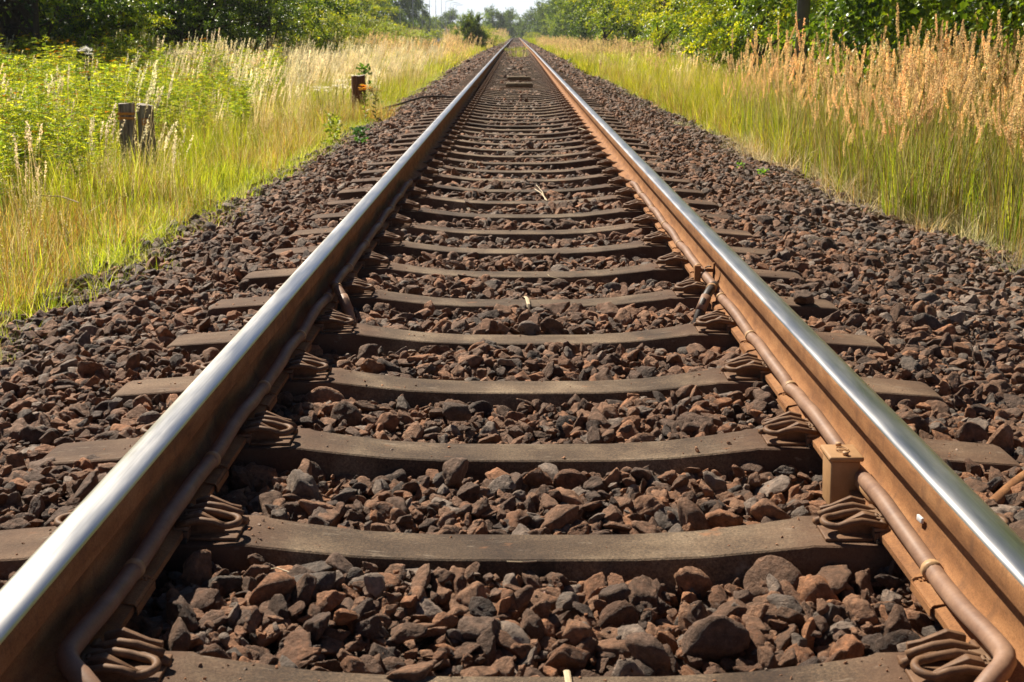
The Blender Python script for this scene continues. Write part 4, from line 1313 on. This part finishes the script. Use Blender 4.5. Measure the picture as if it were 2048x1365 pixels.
p1, _ = post(-3.16, 10.5, .128, .415, .1, M['darkwood'], M['cutwood'], .05); p1.name = "marker_post"
tag(p1, "dark tarred marker post with orange bands, left one of the pair in the grass", "post", "pair of marker posts")
for zb in (.335, .300):
    A = Acc(); A.box((-.068, -.056, zb - .010), (.068, -.0515, zb + .010)); link("orange_band", A.mesh("orange_band", M['oran']), p1)
p2, _ = post(-3.005, 10.48, .122, .405, -.1, M['wood'], M['cutwood'], -.15); p2.name = "marker_post"
tag(p2, "greyer marker post with a small orange 66 plate, right one of the pair", "post", "pair of marker posts")
A = Acc(); A.box((-.012, -.060, .245), (.048, -.0555, .300)); pl = link("number_plate", A.mesh("number_plate", M['oran']), p2)
fc = bpy.data.curves.new("plate_number", 'FONT'); fc.body = "66"; fc.size = .052; fc.extrude = .0012; fc.align_x = 'CENTER'; fc.align_y = 'CENTER'; fc.offset = .0012
fc.materials.append(M['white'])
_t = bpy.data.objects.new("plate_number_curve", fc); COL.objects.link(_t); bpy.context.view_layer.update()
_m = bpy.data.meshes.new_from_object(_t.evaluated_get(bpy.context.evaluated_depsgraph_get())); bpy.data.objects.remove(_t)
fo = link("plate_number", _m, pl, (.018, -.0615, .2725), (R(90), 0, 0))

M['rustwood'] = surf("red_brown_rotten_wood", [(.3, (.10, .042, .02)), (.55, (.22, .10, .05)), (.8, (.34, .19, .11))], 14, .85, .6, .006, 22, .2, stretch=(3, 3, .35))
p3, _ = post(-2.17, 17.8, .175, .40, .3, M['rustwood'], M['cutwood'], .08); p3.name = "old_stump_post"
tag(p3, "short brown broken wooden post behind the yellow ragwort", "post")

# grey pole behind the reeds
A = Acc(); A.tube([(0, 0, -.2), (0, 0, 2.4), (0, 0, 7.2)], [.088, .080, .062], 20)
pole = link("utility_pole", A.mesh("utility_pole", M['polec'], True), None, (3.86, 18.0, gz(3.86, 18))); tag(pole, "grey concrete pole rising out of the tan reed plumes", "pole")
A = Acc()
A.tube([(-.088, -.02, .2), (-.086, -.02, 2.4), (-.07, -.02, 7.0)], .012, 8); link("cable_duct", A.mesh("cable_duct", M['galv'], True), pole)

# road, lamps, car
A = Acc(); A.box((-15.4, 98, -.5), (-8.6, 330, -.05)); road = link("road", A.mesh("road", M['tarmac'])); tag(road, "asphalt road beyond the meadow", None, None, 'structure')
A = Acc(); A.box((-15.0, 98, -.046), (-14.88, 330, -.0455 + .0005)); tag(link("road_marking", A.mesh("road_marking", M['white'])), "white edge line on the road", None, None, 'structure')
lampD = [184, 207, 227, 247, 266, 286, 304, 324, 340, 355]
lp = None
for i, D in enumerate(lampD):
    if lp is None:
        lp = empty("street_lamp", (-16.1, D, -.1))
        A = Acc(); A.tube([(0, 0, -.2), (0, 0, 4), (0, 0, 7.9)], [.075, .06, .04], 10); link("pole", A.mesh("pole", M['galv'], True), lp)
        A = Acc(); A.tube([(0, 0, 7.85), (.12, 0, 8.02), (.5, 0, 8.12), (1.2, 0, 8.2)], .045, 8); link("arm", A.mesh("arm", M['galv'], True), lp)
        A = Acc(); A.add([(1.15, -.13, 8.15), (1.9, -.10, 8.22), (1.9, .10, 8.22), (1.15, .13, 8.15), (1.2, -.09, 8.27), (1.85, -.06, 8.29), (1.85, .06, 8.29), (1.2, .09, 8.27)], [(0, 3, 2, 1), (4, 5, 6, 7), (0, 1, 5, 4), (1, 2, 6, 5), (2, 3, 7, 6), (3, 0, 4, 7)])
        link("lamp_head", A.mesh("lamp_head", M['galv']), lp); o = lp
    else: o = copy_tree(lp); o.location = (-16.1, D, -.1)
    tag(o, "slender grey street lamp in the receding row, %s" % (["the nearest one, before dark trees", "second nearest, before dark trees", "third nearest, before dark trees", "fourth nearest, beside the dark trees", "fifth nearest, first against the sky", "sixth nearest, second against the sky", "fourth from its far end", "third from its far end", "second from its far end", "farthest and smallest of all"][i]), "street lamp", "street lamps along the road")


def car(x, y):
    root = empty("parked_car", (x, y, -.05)); tag(root, "small white car on the road, seen over the pale grass", "car")
    m_, nt_, b_ = nt_new("white_car_paint"); b_.inputs["Base Color"].default_value = (.78, .79, .80, 1); b_.inputs["Roughness"].default_value = .25; b_.inputs["Coat Weight"].default_value = .6
    g_, nt2, b2 = nt_new("car_glass"); b2.inputs["Base Color"].default_value = (.03, .035, .04, 1); b2.inputs["Roughness"].default_value = .06
    k_, nt3, b3 = nt_new("tyre_rubber"); b3.inputs["Base Color"].default_value = (.02, .02, .02, 1)
    l_, nt4, b4 = nt_new("headlight_glass"); b4.inputs["Base Color"].default_value = (.7, .72, .75, 1); b4.inputs["Roughness"].default_value = .1
    secs = [(-2.1, .62, .35, .72), (-1.95, .84, .30, .88), (-1.0, .88, .28, .98), (0, .89, .28, 1.0), (1.3, .88, .28, 1.02), (2.0, .84, .32, .98), (2.1, .74, .40, .85)]
    A = Acc(); V = []; F = []
    for yy_, w, z0, z1 in secs: V += [(-w * .95, yy_, z0), (-w, yy_, (z0 + z1) / 2), (-w * .93, yy_, z1), (w * .93, yy_, z1), (w, yy_, (z0 + z1) / 2), (w * .95, yy_, z0)]
    for i in range(len(secs) - 1):
        for k in range(6): F.append((i * 6 + k, i * 6 + (k + 1) % 6, (i + 1) * 6 + (k + 1) % 6, (i + 1) * 6 + k))
    F += [tuple(range(6)), tuple(range(len(secs) * 6 - 1, len(secs) * 6 - 7, -1))]
    A.add(V, F)
    A.add([(-.62, -.35, 1.44), (.62, -.35, 1.44), (.62, 1.35, 1.46), (-.62, 1.35, 1.46), (-.60, -.35, 1.49), (.60, -.35, 1.49), (.60, 1.35, 1.51), (-.60, 1.35, 1.51)], [(0, 3, 2, 1), (4, 5, 6, 7), (0, 1, 5, 4), (1, 2, 6, 5), (2, 3, 7, 6), (3, 0, 4, 7)])
    link("body", bevelled(A.mesh("body", m_), .04), root)
    A = Acc(); A.add([(-.80, -1.05, .975), (.80, -1.05, .975), (.80, 1.85, .99), (-.80, 1.85, .99), (-.62, -.34, 1.44), (.62, -.34, 1.44), (.62, 1.34, 1.46), (-.62, 1.34, 1.46)], [(0, 3, 2, 1), (4, 5, 6, 7), (0, 1, 5, 4), (1, 2, 6, 5), (2, 3, 7, 6), (3, 0, 4, 7)])
    link("windows", A.mesh("windows", g_), root)
    for sx_ in (-1, 1):
        A = Acc(); A.box((sx_ * .68 - .13, -2.12, .62), (sx_ * .68 + .13, -1.96, .76)); link("headlight", bevelled(A.mesh("headlight", l_), .02), root)
        for wy_ in (-1.3, 1.3):
            A = Acc(); A.tube([(sx_ * .74, wy_, .32), (sx_ * .92, wy_, .32)], .32, 20); wh = link("wheel", A.mesh("wheel", k_, True), root)
            A = Acc(); A.tube([(sx_ * .90, wy_, .32), (sx_ * .935, wy_, .32)], .2, 16); link("rim", A.mesh("rim", M['galv'], True), wh)


car(-13.6, 214)


# single weeds one can point at
def leafy(A, r, p0, H, n, L, w, c, stem=(.12, .14, .04), lean=(0, 0)):
    p1 = p0 + np.array([lean[0], lean[1], H])
    A.tube([tuple(p0), tuple(p1)], [.004, .002], 5, col=stem)
    for i in range(n):
        t = (i + .5) / n; an = i * 2.4 + r.normal(0, .2)
        d = np.array([math.cos(an), math.sin(an), .5])
        leaf_quad(A, r, p0 * (1 - t) + p1 * t, d, L * (1.2 - .6 * t) * r.uniform(.8, 1.2), w, np.array(c) * r.uniform(.8, 1.25), .15)
    return p1


M['weed'] = foliage("weed_leaf", .45, .45, .4, inst=False)
def ragwort(x, y, H, label, bright=True):
    r = np.random.default_rng(int(y * 10)); z = gz(x, y) + .04
    root = empty("ragwort", (x, y, z)); tag(root, label, "flower", "ragwort plants by the ballast")
    A = Acc(); tops = []
    p1 = leafy(A, r, np.zeros(3), H * .8, 34 if bright else 20, .085, .014, GREEN if bright else OLIVE * 1.2)
    for k in range(11):
        an = r.uniform(0, 6.28); a = p1 * r.uniform(.80, 1.0); b_ = p1 + np.array([math.cos(an) * r.uniform(.02, .085), math.sin(an) * r.uniform(.02, .085), H * r.uniform(.06, .2)])
        A.tube([tuple(a), tuple(b_)], [.002, .0015], 4, col=(.12, .14, .04)); tops.append(b_)
    link("stem", A.mesh("stem", M['weed']), root)
    A = Acc()
    for t in tops:
        for k in range(9):
            c = t + r.normal(size=3) * [.014, .014, .008]; s_ = .014
            col = np.array([.78, .50, .015]) if bright else np.array([.36, .26, .08])
            V = [c] + [c + np.array([math.cos(a) * s_, math.sin(a) * s_, r.uniform(-.003, .003)]) for a in np.linspace(0, 6.283, 9)[:-1]]
            A.add(V, [(0, i, i % 8 + 1) for i in range(1, 9)], col * r.uniform(.8, 1.1))
    link("flower_heads", A.mesh("flower_heads", M['weed']), root)


ragwort(-1.95, 16.6, .56, "yellow-flowered ragwort in front of the brown broken post")
ragwort(-1.79, 16.4, .52, "withered brownish ragwort, right of the yellow-flowered one", False)


def rosette(name, x, y, n, L, w, col, label, H=.02, z=None, up=.35, group=None):
    r = np.random.default_rng(int(abs(x) * 100 + y * 10)); A = Acc()
    for i in range(n):
        an = r.uniform(0, 6.28); d = np.array([math.cos(an), math.sin(an), r.uniform(.05, up)])
        p = np.array([r.normal(0, L * .35), r.normal(0, L * .35), r.random() * H])
        c = np.array(col) * r.uniform(.7, 1.3)
        # lobed leaf: three diamonds along a midrib
        for t, s_ in ((0, .8), (.35, 1), (.7, .8)):
            leaf_quad(A, r, p + d * L * t * .8, d + r.normal(size=3) * .15, L * .5 * s_, w * s_, c, .2)
    o = link(name, A.mesh(name, M['weed']), None, (x, y, bed_z(x) + .02 + float(drop(y)) if z is None else z)); tag(o, label, "plant", group)


rosette("ballast_weed", 1.90, 11.05, 14, .05, .011, (.16, .30, .03), "small bright green weed on the stones right of the track, left one of two", .05)
rosette("ballast_weed", 2.0, 10.6, 18, .055, .012, (.17, .32, .03), "small bright green weed on the stones right of the track, right one of two", .06)
rosette("ballast_weed", -1.69, 13.9, 34, .085, .017, (.05, .13, .03), "dark green weed on the stones left of the track, below the brown post", .09)
rosette("ballast_weed", -1.56, 12.7, 24, .07, .014, (.09, .20, .03), "lighter green weed on the stones left of the track, nearer than the dark one", .05)
rosette("bramble_shrub", -2.30, 20.0, 70, .13, .03, (.10, .19, .02), "small leafy shrub with dark green leaves behind the brown post", .75, gz(-2.30, 20), .8)
rosette("bramble_shrub", -1.95, 13.6, 70, .09, .018, (.30, .38, .03), "yellowish bramble with arching shoots between the grass and the brown post", .40, gz(-1.95, 13.6), .8)


def tuft(x, y, h, rad, n, label, cols):
    r = np.random.default_rng(int(y * 7)); A = Acc()
    for _ in range(n):
        q = r.random() ** .7 * rad; a = r.uniform(0, 6.28)
        blade(A, r, np.array([q * math.cos(a), q * math.sin(a), 0.]), h * r.uniform(.5, 1), .009, abs(r.normal(.4, .25)), a, cols[r.integers(len(cols))] * r.uniform(.8, 1.2), 3)
    o = link("grass_tuft", A.mesh("grass_tuft", M['weed']), None, (x, y, float(drop(y)) - .05)); tag(o, label, "grass tuft")


tuft(.10, 56, .48, .55, 150, "single grass tuft growing in the middle of the track beyond the balises", [GREEN, LIME, STRAW * .7])
tuft(-.2, 78, .35, .6, 120, "green tuft between the rails, farther off and left of the middle one", [GREEN, LIME])
tuft(.35, 80, .35, .5, 100, "green tuft between the rails, farther off and right of the middle one", [GREEN, LIME])
tuft(-.62, 72, .30, .25, 60, "small green tuft against the inside of the left rail", [GREEN, LIME])

# white seed head over the weeds on the left
r = np.random.default_rng(3)
th = empty("thistle", (-4.40, 13.4, gz(-4.4, 13.4))); tag(th, "tall thistle with a white fluffy seed head above the weeds on the left", "thistle")
A = Acc(); A.tube([(0, 0, 0), (.02, 0, .5), (.0, 0, .98)], [.005, .004, .003], 6, col=(.12, .12, .05)); 
for k in range(5): A.tube([(.01, 0, .7), (.03 * (k - 2), .01, .98)], [.003, .002], 5, col=(.14, .12, .06))
link("stem", A.mesh("stem", M['weed']), th)
A = Acc()
for hx, hz, n_ in ((-.045, 1.03, 60), (.0, 1.045, 90), (.045, 1.03, 60), (.02, 1.0, 40)):
    for _ in range(n_):
        d = r.normal(size=3); d[2] = abs(d[2]) * .8; d /= np.linalg.norm(d)
        leaf_quad(A, r, np.array([hx, 0, hz - .01]), d, r.uniform(.03, .055), .0022, np.array([.85, .83, .78]), .1)
link("seed_head", A.mesh("seed_head", M['fluff']), th)


def umbel(x, y, h, label):
    r = np.random.default_rng(int(y * 3)); A = Acc()
    for k in range(9):
        cx, cy = r.normal(0, .14, 2); H = h * r.uniform(.75, 1)
        A.tube([(cx * .4, cy * .4, 0), (cx, cy, H)], [.003, .002], 4, col=(.14, .16, .05))
        for _ in range(26):
            q = np.array([cx + r.normal(0, .028), cy + r.normal(0, .028), H + r.normal(0, .008)])
            leaf_quad(A, r, q, r.normal(size=3), .014, .006, np.array([.85, .82, .80]), .1)
    o = link("white_flowers", A.mesh("white_flowers", M['weed']), None, (x, y, gz(x, y))); tag(o, label, "flowers", "white flowers in the meadow")


umbel(-2.40, 18.2, .72, "cluster of white flowers just left of the brown broken post")
umbel(-2.60, 17.9, .66, "looser white flowers, farther left of the brown broken post")

# heather-coloured patch
A = Acc(); r = np.random.default_rng(9)
for _ in range(700):
    q = r.normal(size=2) * [.28, .5]; leaf_quad(A, r, np.array([q[0], q[1], r.uniform(.02, .34)]), r.normal(size=3) + [0, 0, 1], .035, .009, np.array([.34, .24, .33]) * r.uniform(.7, 1.2), .1)
o = link("purple_flowers", A.mesh("purple_flowers", M['weed']), None, (-2.62, 44, gz(-2.6, 44))); tag(o, "faded purple flower patch at the edge of the stones, well beyond the brown post", "flowers")


# straws and bits of dry stalk lying about
def straw(pts, w, label, mat='dry_', col=(.62, .50, .32)):
    A = Acc(); A.tube(pts, w, 6, flat=.35, col=col)
    o = link("straw_stalk", A.mesh("straw_stalk", M['band'] if mat == 'band' else M['bright'] if mat == 'bright' else M['straw']), None); tag(o, label, "straw")


M['straw'] = surf("dry_straw", [(.3, (.50, .38, .22)), (.7, (.66, .54, .36))], 60, .6, .1, .0005, 200, .3)
straw([(.006, 4.905, -.030), (.012, 4.84, -.022), (.018, 4.745, -.027), (.014, 4.715, -.06)], .007, "flat strip of pale straw draped over the sixth sleeper")
straw([(.052, 1.890, -.03), (.054, 1.84, -.029), (.060, 1.785, -.031)], .0055, "short pale straw lying on the nearest sleeper at the bottom edge")
straw([(.09, 8.20, .00), (.13, 8.05, -.01), (.16, 7.85, -.03)], .0045, "pale straw stalk lying across the track centre near the thirteenth sleeper")
straw([(.10, 8.25, .02), (.135, 8.10, -.005), (.15, 7.88, -.03)], .003, "thinner second stalk beside the pale straw at the thirteenth sleeper")
straw([(.60, 13.2, .03), (.66, 12.7, .04), (.72, 12.3, .0)], .006, "pale stalk leaning over the clips of the right rail")
straw([(-.62, 12.0, .0), (-.45, 11.9, .0), (-.3, 12.1, -.02)], .005, "pale stalk lying inside the left rail")
r = np.random.default_rng(21)
for i in range(26):
    y_ = r.uniform(2.0, 15); x_ = r.uniform(-1.5, 1.9)
    if abs(abs(x_) - RX) < .14: x_ *= .5
    a = r.uniform(0, 6.28); L_ = r.uniform(.03, .09); z_ = -.035 + r.uniform(0, .01)
    A = Acc(); A.tube([(0, 0, 0), (math.cos(a) * L_, math.sin(a) * L_, r.uniform(0, .02)), (math.cos(a + .4) * L_ * 1.8, math.sin(a + .4) * L_ * 1.8, 0)], .0013, 5)
    o = link("dry_twig", A.mesh("dry_twig", M['straw']), None, (x_, y_, z_)); tag(o, "tiny dry grass twig lying loose on the track bed", "twig", "dry twigs on the track bed")

# straight dead stalks sticking out of the left grass
for (px, py, pz), (qx, qy, qz), lab in [((-3.0, 8.0, -.02), (-2.72, 7.9, -.05), "white dead stalk lying level in the grass below the marker posts"), ((-4.2, 10.6, .18), (-3.85, 10.5, .14), "pale dead stalk leaning left of the marker posts")]:
    A = Acc(); A.tube([(px, py, pz), ((px + qx) / 2, py, (pz + qz) / 2 + .01), (qx, qy, qz)], .004, 6); o = link("dead_stalk", A.mesh("dead_stalk", M['straw'])); tag(o, lab, "stalk")

# faint summer haze: the air itself, closed box round everything, sky outside it
A = Acc(); A.box((-3400, -1700, -40), (3400, 3400, 14.5))
hz = link("haze", A.mesh("haze", None) if False else A.mesh("haze", bpy.data.materials.new("air")))
hm = hz.data.materials[0]; hm.use_nodes = True; hn = hm.node_tree; hn.nodes.clear()
ho = hn.nodes.new("ShaderNodeOutputMaterial"); hv = hn.nodes.new("ShaderNodeVolumePrincipled")
hv.inputs["Color"].default_value = (.86, .93, 1.0, 1); hv.inputs["Density"].default_value = .00028; hv.inputs["Anisotropy"].default_value = .3
hn.links.new(hv.outputs[0], ho.inputs["Volume"])
tag(hz, "faint pale summer haze over the far end of the line", "haze", None, 'stuff')
